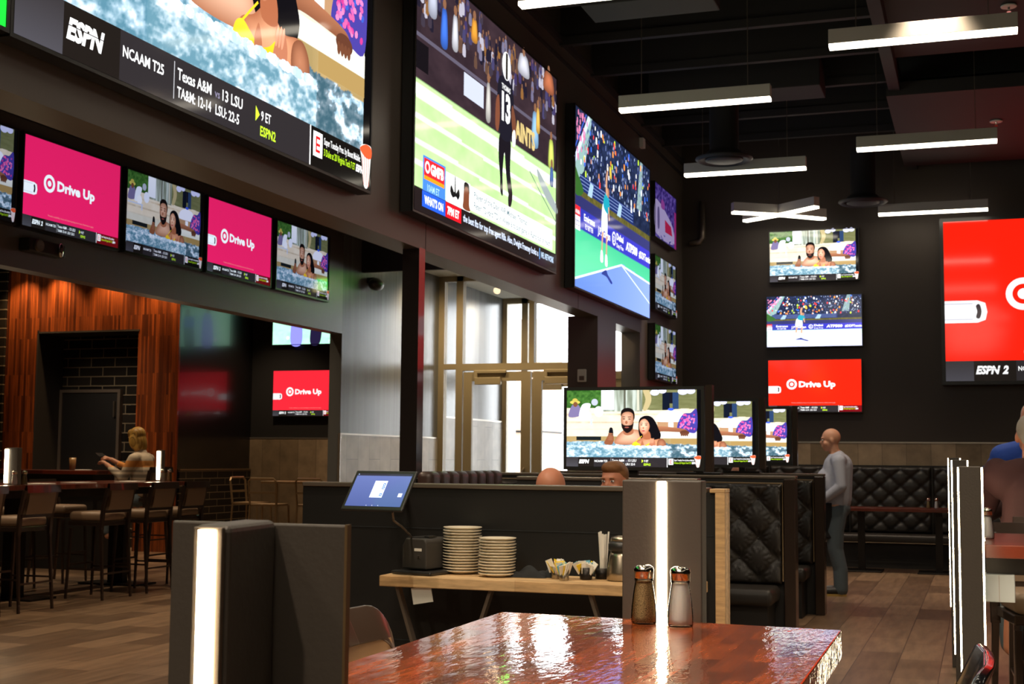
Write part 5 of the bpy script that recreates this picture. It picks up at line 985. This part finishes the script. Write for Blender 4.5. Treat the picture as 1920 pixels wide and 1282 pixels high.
# foreground chairs
def chair(label, loc, rz, k=1.0, group='foreground high chairs'):
    o = thing('high_chair', loc, rz, label, 'bar stool', group); W_ = .225
    # wide rolled metal rim around a tan pad, faces -Y
    def lp(w, zt, r):
        pts = [(-w, .70), (-w, .85), (-w, zt - r)] + [(-w + r - r * math.cos(a), zt - r + r * math.sin(a)) for a in [math.pi / 2 * k / 6 for k in range(1, 7)]] + [(-w + r + (2 * w - 2 * r) * k / 4, zt) for k in range(1, 4)]
        return pts + [(-x, z) for x, z in pts[::-1]]
    O_ = lp(W_, 1.185, .075); I_ = lp(W_ - .034, 1.120, .045); n = len(O_)
    yb = lambda x, z: .195 + .075 * max(0, z - .8) / .38 + .022 * math.cos(x / W_ * math.pi / 2)
    vs = []; fs = []
    for (a, c), (a2, c2) in zip(O_, I_):
        vs += [(a, yb(a, c) + .022, c - .004), (a * .985, yb(a, c) + .008, c), (a2, yb(a2, c2) - .012, c2), (a2, yb(a2, c2) + .010, c2 - .004)]
    for i in range(n - 1):
        for j in range(4): fs.append((i * 4 + j, i * 4 + (j + 1) % 4, (i + 1) * 4 + (j + 1) % 4, (i + 1) * 4 + j))
    b = MB(); b._add(vs, fs); f = b.build('back_frame', 'fg_frame', o, smooth=True, bevel=.004, seg=3)
    MB().surf(lambda u, v: ((u - .5) * 2 * W_ * .84, .200 + .055 * v + .02 * math.cos((u - .5) * math.pi) - .010 * math.sin(math.pi * u) * math.sin(math.pi * v), .80 + v * .32), 16, 14).surf(lambda u, v: ((.5 - u) * 2 * W_ * .84, .222 + .055 * v + .02 * math.cos((u - .5) * math.pi), .80 + v * .32), 16, 14).build('backrest', 'tan_pad', o, smooth=True)
    MB().box(-W_, W_, -.22, .2, .72, .79).build('seat', 'tan_pad', o, bevel=.03, seg=4, smooth=True)
    for sx in (-1, 1):
        for y in (-.2, .2): MB().tube([(sx * W_, y, .72), (sx * (W_ + .02), y * 1.15, 0)], [.02, .014], 4).build('leg', 'fg_frame', o)
    MB().tube([(-W_, -.215, .33), (W_, -.215, .33)], .013, 4).build('footrest', 'fg_frame', o); return o
M['fg_frame'] = simple('bronze_powder_coat', rgb(86, 68, 56), .32, .45, coat=.3)
M['fg_frame2'] = simple('black_gloss_coat', rgb(30, 30, 34), .18, .5, coat=.8)
chair('bronze framed high chair with tan pad, left of the foreground table', (-.835, 2.24, -.018), R(90))
chair('high chair whose top corner shows at the bottom left beside the big pillar', (-.745, 1.325, -.035), R(90))
c3 = chair('black glossy high chair with a red glint at the bottom right', (-.30, 2.02, -.005), R(-90))
for ch in kids(c3):
    if ch.name.startswith('back_frame'): ch.data = ch.data.copy(); ch.data.materials[0] = M['fg_frame2']

# ------------------------------------------------------------------ right-hand tables
o = thing('high_table', (.85, 5.85, 0), 0, 'red-brown high table at the right edge behind the light pillar', 'table')
MB().box(-.845, .85, -.48, .42, 1.095, 1.145).build('tabletop', 'bar_wood', o, bevel=.005); MB().box(-.84, -.70, -.40, .3, 1.03, 1.09).box(-.7, .8, -.3, .3, 1.05, 1.09).build('apron', 'black_metal', o)
for x in (-.2, .5): MB().box(x - .05, x + .05, -.05, .05, .02, 1.05).build('leg', 'black_metal', o); MB().box(x - .3, x + .3, -.3, .3, 0, .02).build('foot', 'black_metal', o)
shaker(.017, 5.78, 1.1455, .125, 'salt', 'white salt shaker with steel cap on the right-hand high table')
o = thing('outlet_box', (.052, 5.44, .93), 0, 'grey metal box hanging under the right-hand table edge', 'box'); MB().box(-.058, .058, -.03, .06, 0, .103).build('body', simple('grey_box', rgb(150, 156, 160), .5), o, bevel=.003); MB().box(.001, .003, -.031, -.03, .002, .10).build('seam', 'gun', o)
s2 = dup(s0, (.30, 6.65, 0), R(10), 'dark bar stool behind the right-hand high table, legs in view', 'bar stools at the right-hand tables')
s3 = dup(s0, (.36, 8.0, 0), R(180 + 4), 'bar stool under the person in the maroon shirt', 'bar stools at the right-hand tables')
s4 = dup(s0, (.42, 9.75, 0), R(0), 'bar stool under the person in the blue shirt', 'bar stools at the right-hand tables')
s3.rotation_euler.z = R(186); s4.rotation_euler.z = R(6)
o = thing('high_table', (.9, 8.85, 0), 0, 'high table at the right edge between the two seated people', 'table')
MB().box(-.80, .85, -.40, .40, 1.095, 1.145).build('tabletop', 'bar_wood', o, bevel=.005); MB().box(0 - .05, .05, -.05, .05, .02, 1.095).build('leg', 'black_metal', o); MB().box(-.3, .3, -.3, .3, 0, .02).build('foot', 'black_metal', o)
# ------------------------------------------------------------------ people
M['skin'] = simple('skin', rgb(214, 156, 126), .5, nscale=40, nstr=.05, var=.06); M['skin2'] = simple('skin_ruddy', rgb(204, 134, 104), .5, nscale=40, nstr=.05, var=.08)
for k in ('skin', 'skin2'): b_ = M[k].node_tree.nodes['Principled BSDF']; b_.inputs['Subsurface Weight'].default_value = .15; b_.inputs['Subsurface Radius'].default_value = (.02, .008, .004)
M['shirt_lb'] = simple('light_blue_cotton', rgb(172, 174, 188), .85, nscale=25, nstr=.6); M['jeans'] = simple('grey_jeans', rgb(92, 104, 112), .9, nscale=22, nstr=.7, var=.15); M['apron'] = simple('black_apron', rgb(26, 26, 28), .85, nscale=25, nstr=.4)
M['maroon'] = simple('maroon_cotton', rgb(52, 19, 20), .85, nscale=25, nstr=.5); M['blue'] = simple('royal_blue_cotton', rgb(34, 70, 160), .85, nscale=25, nstr=.5)
M['belt'] = simple('brown_belt', rgb(84, 50, 34), .5); M['shoe'] = simple('dark_shoe', rgb(34, 30, 28), .5); M['sole'] = simple('tan_sole', rgb(196, 160, 84), .6)
M['hair_br'] = simple('brown_hair', rgb(136, 90, 50), .55, nscale=200, nstr=.6, var=.2); M['hair_gr'] = simple('grey_hair', rgb(150, 140, 130), .6, nscale=200, nstr=.6); M['hair_bl'] = brick('blonde_hair', 'zxy', 9, .013, .001, rgb(222, 178, 92), rgb(186, 138, 60), rgb(120, 86, 40), .45, .3, .3, ((.3, 9, 4), 6, .6))
M['eye_w'] = simple('eye_white', rgb(235, 230, 225), .3); M['eye_d'] = simple('eye_dark', rgb(50, 36, 28), .2); M['lip'] = simple('lip', rgb(180, 104, 92), .5)
def knit():
    t = NT('striped_knit'); v = t.coord('xyz'); sp = t.add('ShaderNodeSeparateXYZ'); t.link(v, sp.inputs[0]); d = t.add('ShaderNodeMath', operation='MULTIPLY_ADD'); d.inputs[1].default_value = 2.0; d.inputs[2].default_value = -1.6; t.link(sp.outputs[2], d.inputs[0])
    g = rgb(214, 196, 172); o_ = rgb(226, 150, 76); d2 = rgb(150, 138, 124)
    c = t.ramp(d.outputs[0], [(0, d2), (.3, g), (.36, d2), (.44, g), (.5, d2), (.55, g), (.62, o_), (.78, g), (1, g)]); t.n[c.node.name].color_ramp.interpolation = 'CONSTANT'
    t.link(c, t.b.inputs['Base Color']); t.b.inputs['Roughness'].default_value = .9; t.bump(t.noise(v, 90), .5, .004); return t.m
M['knit'] = knit()


def head(o, c, yaw=0, pitch=0, sc=1.0, skin='skin', hair=None, hair_kind=None, body=None, beard=False):
    """c = centre of the skull. Face towards -Y before yaw. Adds the head volume to `body` (MB) and hair / features as children."""
    Mx = Matrix.Translation(c) @ Matrix.Rotation(yaw, 4, 'Z') @ Matrix.Rotation(pitch, 4, 'X') @ Matrix.Scale(sc, 4)
    def E(p, r, rot=(0, 0, 0), mb=body):
        t = MB().ell(p, r, rot); mb._add([Mx @ Vector(q_) for q_ in t.v], t.f)
    E((0, .012, .025), (.077, .096, .092)); E((0, -.018, -.035), (.062, .074, .080)); E((0, -.048, -.092), (.032, .032, .026)); E((0, -.092, -.022), (.013, .020, .022), (R(-25), 0, 0)); E((0, -.085, .0), (.010, .012, .03), (R(-14), 0, 0))
    E((-.042, -.052, -.04), (.026, .026, .03)); E((.042, -.052, -.04), (.026, .026, .03)); E((0, -.084, -.062), (.024, .012, .007)); E((0, -.082, -.073), (.021, .012, .007)); E((0, -.076, .022), (.052, .018, .012))
    for s in (-1, 1): E((s * .078, .012, -.012), (.010, .020, .032), (R(12), 0, 0))
    t = MB().caps((0, .02, -.05), (0, .035, -.17), .052, .056); body._add([Mx @ Vector(q_) for q_ in t.v], t.f)
    for s in (-1, 1):
        ew = MB().ell((s * .031, -.079, .002), (.013, .008, .0075)); ew.v = [Mx @ Vector(q_) for q_ in ew.v]; ew.build('eye', 'eye_w', o, smooth=True)
        ed = MB().ell((s * .031, -.086, .002), (.006, .003, .006)); ed.v = [Mx @ Vector(q_) for q_ in ed.v]; ed.build('iris', 'eye_d', o, smooth=True)
        bw = MB().ell((s * .032, -.090, .021), (.018, .005, .0035)); bw.v = [Mx @ Vector(q_) for q_ in bw.v]; bw.build('eyebrow', hair or 'hair_br', o, smooth=True)
    if hair_kind:
        h = MB()
        def H(p, r, rot=(0, 0, 0)): E(p, r, rot, h)
        if hair_kind == 'short': H((0, .028, .045), (.083, .098, .088)); H((0, -.02, .085), (.070, .075, .045)); H((0, .07, -.01), (.068, .05, .06)); H((-.06, .03, .0), (.022, .045, .05)); H((.06, .03, .0), (.022, .045, .05))
        if hair_kind == 'crop': H((0, .045, .03), (.081, .082, .085)); H((0, .085, -.025), (.06, .03, .05))
        if hair_kind == 'bob':
            H((0, .02, .04), (.094, .108, .10)); H((0, -.05, .075), (.072, .058, .05)); H((.0, -.085, .045), (.045, .018, .03), (R(20), 0, 0))
            for s in (-1, 1): H((s * .078, .005, -.05), (.032, .070, .105), (R(8), 0, 0)); H((s * .066, .035, -.12), (.036, .055, .06))
            H((0, .075, -.06), (.078, .052, .12))
        h.build('hair', hair, o, remesh=.007, sm=6)
    return Mx


def hand(body, wrist, d, up, curl=.6, sc=1.0, thumb=1):
    """adds palm + five fingers to body. d = pointing direction, up = back of hand."""
    d = Vector(d).normalized(); up = (Vector(up) - d * Vector(up).dot(d)).normalized(); sd = d.cross(up); w0 = Vector(wrist)
    def P(a, b_, c): return w0 + (d * a + sd * b_ + up * c) * sc
    body.caps(P(0, 0, 0), P(.045, -.018, 0), .024 * sc, .020 * sc); body.caps(P(.01, 0, 0), P(.055, .022, 0), .022 * sc, .018 * sc); body.caps(P(.02, 0, 0), P(.065, .0, 0), .022 * sc, .018 * sc)
    for i, L in enumerate((.068, .076, .070, .054)):
        x = -.030 + .020 * i; a0 = P(.070, x, .0); k1 = curl; k2 = curl * 2
        a1 = a0 + (d * math.cos(k1) - up * math.sin(k1)) * L * .5 * sc; a2 = a1 + (d * math.cos(k2) - up * math.sin(k2)) * L * .5 * sc
        body.caps(a0 - d * .012 * sc, a1, .0095 * sc, .0088 * sc); body.caps(a1, a2, .0088 * sc, .0075 * sc)
    t0 = P(.02, thumb * -.026, -.006); t1 = t0 + (d * .6 + sd * thumb * -.75 - up * .35).normalized() * .036 * sc; t2 = t1 + (d * .85 + sd * thumb * -.2 - up * .5).normalized() * .03 * sc
    body.caps(t0, t1, .013 * sc, .0105 * sc); body.caps(t1, t2, .0105 * sc, .0085 * sc)


def person(label, loc, rz): return thing('person', loc, rz, label, 'person')
def limb(mb, pts, rs):
    for i in range(len(pts) - 1): mb.caps(pts[i], pts[i + 1], rs[i], rs[i + 1])

# --- standing man, faces -X (local -Y)
o = person('bald man standing in a light blue shirt, grey jeans and black apron, facing left', (-1.52, 15.16, 0), R(-90 + 8)); B = MB()
head(o, (0, -.045, 1.685), 0, R(4), 1.06, 'skin', 'hair_br', None, B)
limb(B, [(0, .03, 1.52), (0, .02, 1.42), (0, .01, 1.2), (0, .0, 1.0)], [.06, .13, .14, .14])
for s in (-1, 1):
    limb(B, [(s * .18, .03, 1.45), (s * .235, .05, 1.18), (s * .20, -.14, 1.03)], [.055, .045, .034]); hand(B, (s * .19, -.18, 1.02), (-s * .35, -.9, -.15), (0, 0, 1), .8, 1, -s)
    limb(B, [(s * .09, .0, .95), (s * .10, -.01, .52), (s * .10, .04, .09)], [.085, .058, .042]); B.caps((s * .10, .05, .05), (s * .11, -.12, .035), .04, .035)
B.build('body', 'skin', o, remesh=.009, sm=2)
S = MB(); limb(S, [(0, .035, 1.49), (0, .035, 1.39), (0, .01, 1.2), (0, .0, 1.04)], [.085, .162, .178, .178])
limb(S, [(-.12, .035, 1.46), (.12, .035, 1.46)], [.09, .09]); S.ell((0, -.07, 1.20), (.16, .145, .19)); S.ell((0, .07, 1.30), (.165, .085, .20)); S.ell((0, -.03, 1.06), (.17, .155, .075))
for s in (-1, 1): limb(S, [(s * .175, .035, 1.445), (s * .24, .055, 1.18), (s * .205, -.12, 1.045)], [.075, .062, .048])
S.lathe([(.062, -.02), (.070, .02), (.060, .035), (.055, .0)], 20, c=(0, .0, 1.50)); S.build('shirt', 'shirt_lb', o, remesh=.010, sm=3)
J = MB(); J.ell((0, .02, .94), (.165, .145, .12))
for s in (-1, 1): limb(J, [(s * .085, .01, .90), (s * .10, -.01, .70), (s * .10, -.005, .50), (s * .10, .045, .28), (s * .105, .05, .07)], [.112, .098, .082, .076, .072])
J.build('trousers', 'jeans', o, remesh=.010, sm=2)
MB().lathe([(.001, 0), (.158, 0), (.162, .02), (.158, .04), (.001, .04)], 28, M4=Matrix.Translation((0, .005, .99)) @ Matrix.Diagonal((1.02, .95, 1, 1))).build('belt', 'belt', o, smooth=True)
MB().surf(lambda u, v: (.185 * math.sin((u - .5) * 2.6), -.165 * math.cos((u - .5) * 2.6) * (1 - .12 * v) - .0, 1.0 - v * .38 + .01 * math.sin(u * 20) * v), 24, 14).build('apron', 'apron', o, smooth=True).modifiers.new('s', 'SOLIDIFY').thickness = .006
for s in (-1, 1):
    sh = MB().caps((s * .105, .06, .055), (s * .115, -.13, .045), .048, .042).build('shoe', 'shoe', o, remesh=.008, sm=1); MB().prism([(s * .105 + a, b_) for a, b_ in ((-.045, .10), (.045, .10), (.05, -.12), (.02, -.175), (-.02, -.175), (-.05, -.12))], 0, .022).build('sole', 'sole', sh)

# --- seated diners in the first booth
def diner(label, loc, rz, skin, hair, kind, shirt, hz=1.29, hp=0, sc=1.0):
    o = person(label, loc, rz); B = MB(); head(o, (0, -.03, hz), 0, hp, sc, skin, hair or 'hair_br', kind, B)
    limb(B, [(0, .03, hz - .18), (0, .04, hz - .30), (0, .06, .65)], [.06, .12, .13]); 
    for s in (-1, 1):
        limb(B, [(s * .18, .03, hz - .24), (s * .25, -.02, hz - .50), (s * .16, -.28, .80)], [.055, .045, .035]); hand(B, (s * .15, -.30, .80), (-s * .3, -1, 0), (0, 0, 1), .7, 1, -s)
        limb(B, [(s * .1, .05, .56), (s * .12, -.36, .54), (s * .12, -.38, .08)], [.09, .065, .045])
    B.build('body', skin, o, remesh=.010, sm=2)
    S = MB(); limb(S, [(0, .04, hz - .22), (0, .04, hz - .32), (0, .06, .62)], [.085, .145, .155]); limb(S, [(-.13, .035, hz - .26), (.13, .035, hz - .26)], [.08, .08])
    for s in (-1, 1): limb(S, [(s * .18, .03, hz - .25), (s * .255, -.02, hz - .50), (s * .17, -.24, .81)], [.072, .06, .046])
    S.build('shirt', shirt, o, remesh=.011, sm=3)
    J = MB(); J.ell((0, .06, .56), (.17, .16, .11)); 
    for s in (-1, 1): limb(J, [(s * .1, .05, .55), (s * .12, -.37, .53), (s * .12, -.39, .10)], [.105, .082, .062])
    J.build('trousers', 'jeans', o, remesh=.012, sm=2)
    for s in (-1, 1): MB().caps((s * .12, -.37, .05), (s * .12, -.52, .04), .045, .04).build('shoe', 'shoe', o, remesh=.009, sm=1)
    return o
diner('bald diner whose crown shows above the host wall, left of the brown-haired diner', (-2.15, 6.78, 0), R(180), 'skin2', None, None, 'maroon', 1.285, R(18))
diner('brown-haired diner whose forehead shows above the host wall beside the light pillar', (-2.20, 8.34, 0), R(-12), 'skin2', 'hair_br', 'short', 'shirt_lb', 1.31)
diner('diner whose bald crown just shows behind the third booth divider', (-2.38, 13.95, 0), R(180), 'skin2', None, None, 'blue', 1.285)

# --- blonde woman at the bar, faces -X
o = person('blonde woman in a striped knit sweater holding a phone at the bar', (-10.0, 14.5, .19), R(-90)); B = MB()
head(o, (0, -.06, 1.475), 0, R(10), 1.0, 'skin', 'hair_bl', 'bob', B)
limb(B, [(0, .0, 1.32), (0, .02, 1.2), (0, .05, .90)], [.05, .10, .12])
limb(B, [(.17, .02, 1.20), (.20, -.10, .98), (.10, -.42, 1.14)], [.045, .04, .028]); limb(B, [(-.17, .02, 1.20), (-.20, -.14, 1.02), (-.05, -.46, 1.20)], [.045, .04, .028])
hand(B, (.09, -.45, 1.155), (-.3, -.9, .35), (0, .3, 1), .7, .95, -1); hand(B, (-.04, -.49, 1.21), (.15, -.9, .35), (0, .3, 1), .9, .95, 1)
for s in (-1, 1): limb(B, [(s * .09, .05, .70), (s * .11, -.34, .70), (s * .11, -.36, .25)], [.08, .06, .04])
B.build('body', 'skin', o, remesh=.008, sm=2)
S = MB(); limb(S, [(0, .01, 1.27), (0, .03, 1.16), (0, .05, .86)], [.085, .145, .155]); limb(S, [(-.12, .02, 1.22), (.12, .02, 1.22)], [.075, .075]); S.ell((0, .06, 1.0), (.17, .15, .2))
limb(S, [(.17, .02, 1.21), (.205, -.10, .98), (.12, -.34, 1.09)], [.07, .062, .042]); limb(S, [(-.17, .02, 1.21), (-.205, -.14, 1.02), (-.09, -.36, 1.14)], [.07, .062, .042]); S.build('sweater', 'knit', o, remesh=.010, sm=3)
J = MB(); J.ell((0, .05, .76), (.17, .16, .11)); [limb(J, [(s * .09, .05, .71), (s * .11, -.35, .70), (s * .11, -.37, .30)], [.1, .078, .055]) for s in (-1, 1)]; J.build('trousers', 'jeans', o, remesh=.012, sm=2)
p = MB().box(-.038, .038, -.075, .075, -.004, .004).build('phone', 'black_plastic', None, bevel=.003); p.location = (-10.0 - .60, 14.52, 1.45); p.rotation_euler = (0, R(35), R(0)); tag(p, 'dark phone held in the blonde woman\'s hands', 'phone')

# --- seated pair at the right edge
def sitter(label, loc, rz, hz, shirt, hair, arms, lean=0):
    o = person(label, loc, rz); B = MB(); head(o, (0, -.05 - lean, hz), 0, R(8), 1.05, 'skin2', hair, 'crop', B)
    limb(B, [(0, -lean, hz - .18), (0, .03 - lean * .7, hz - .32), (0, .08, .92)], [.06, .13, .14])
    for s in (-1, 1):
        a = arms[(s + 1) // 2]; limb(B, a, [.055, .045, .033]); d_ = (Vector(a[2]) - Vector(a[1])).normalized(); hand(B, a[2], d_, (0, 0, 1), .6, 1, -s)
        limb(B, [(s * .1, .05, .84), (s * .14, -.36, .82), (s * .14, -.30, .40)], [.09, .065, .045])
    B.build('body', 'skin2', o, remesh=.010, sm=2)
    S = MB(); limb(S, [(0, .02 - lean, hz - .24), (0, .035 - lean * .7, hz - .36), (0, .08, .90)], [.09, .165, .18]); limb(S, [(-.15, .03 - lean * .8, hz - .27), (.15, .03 - lean * .8, hz - .27)], [.09, .09]); S.ell((0, .03, 1.05), (.19, .17, .22)); limb(S, [(-.06, .03 - lean, hz - .19), (-.2, .02 - lean, hz - .24)], [.07, .085]); limb(S, [(.06, .03 - lean, hz - .19), (.2, .02 - lean, hz - .24)], [.07, .085])
    for s in (-1, 1): a = arms[(s + 1) // 2]; m = Vector(a[1]).lerp(Vector(a[2]), .75); limb(S, [a[0], a[1], m], [.078, .060, .046])
    S.build('shirt', shirt, o, remesh=.011, sm=3)
    J = MB(); J.ell((0, .07, .84), (.185, .17, .11)); [limb(J, [(s * .1, .05, .85), (s * .14, -.37, .83), (s * .14, -.33, .42)], [.11, .085, .062]) for s in (-1, 1)]; J.build('trousers', 'jeans', o, remesh=.012, sm=2)
    for s in (-1, 1): MB().caps((s * .14, -.32, .40), (s * .14, -.46, .37), .045, .04).build('shoe', 'shoe', o, remesh=.009, sm=1)
    return o
sitter('person in a maroon shirt seated at the right edge with their back to the camera', (.27, 8.0, 0), R(178), 1.60, 'maroon', 'hair_gr', [[(-.19, .0, 1.40), (-.27, -.12, 1.16), (-.15, -.40, 1.20)], [(.19, .0, 1.40), (.27, -.12, 1.16), (.15, -.40, 1.20)]])
sitter('person in a royal blue shirt, mostly hidden behind the maroon shirt', (.34, 9.55, 0), R(-4), 1.73, 'blue', 'hair_gr', [[(-.2, -.02, 1.47), (-.34, -.16, 1.30), (-.16, -.44, 1.20)], [(.2, -.02, 1.38), (.30, -.24, 1.22), (.12, -.44, 1.20)]], .08)
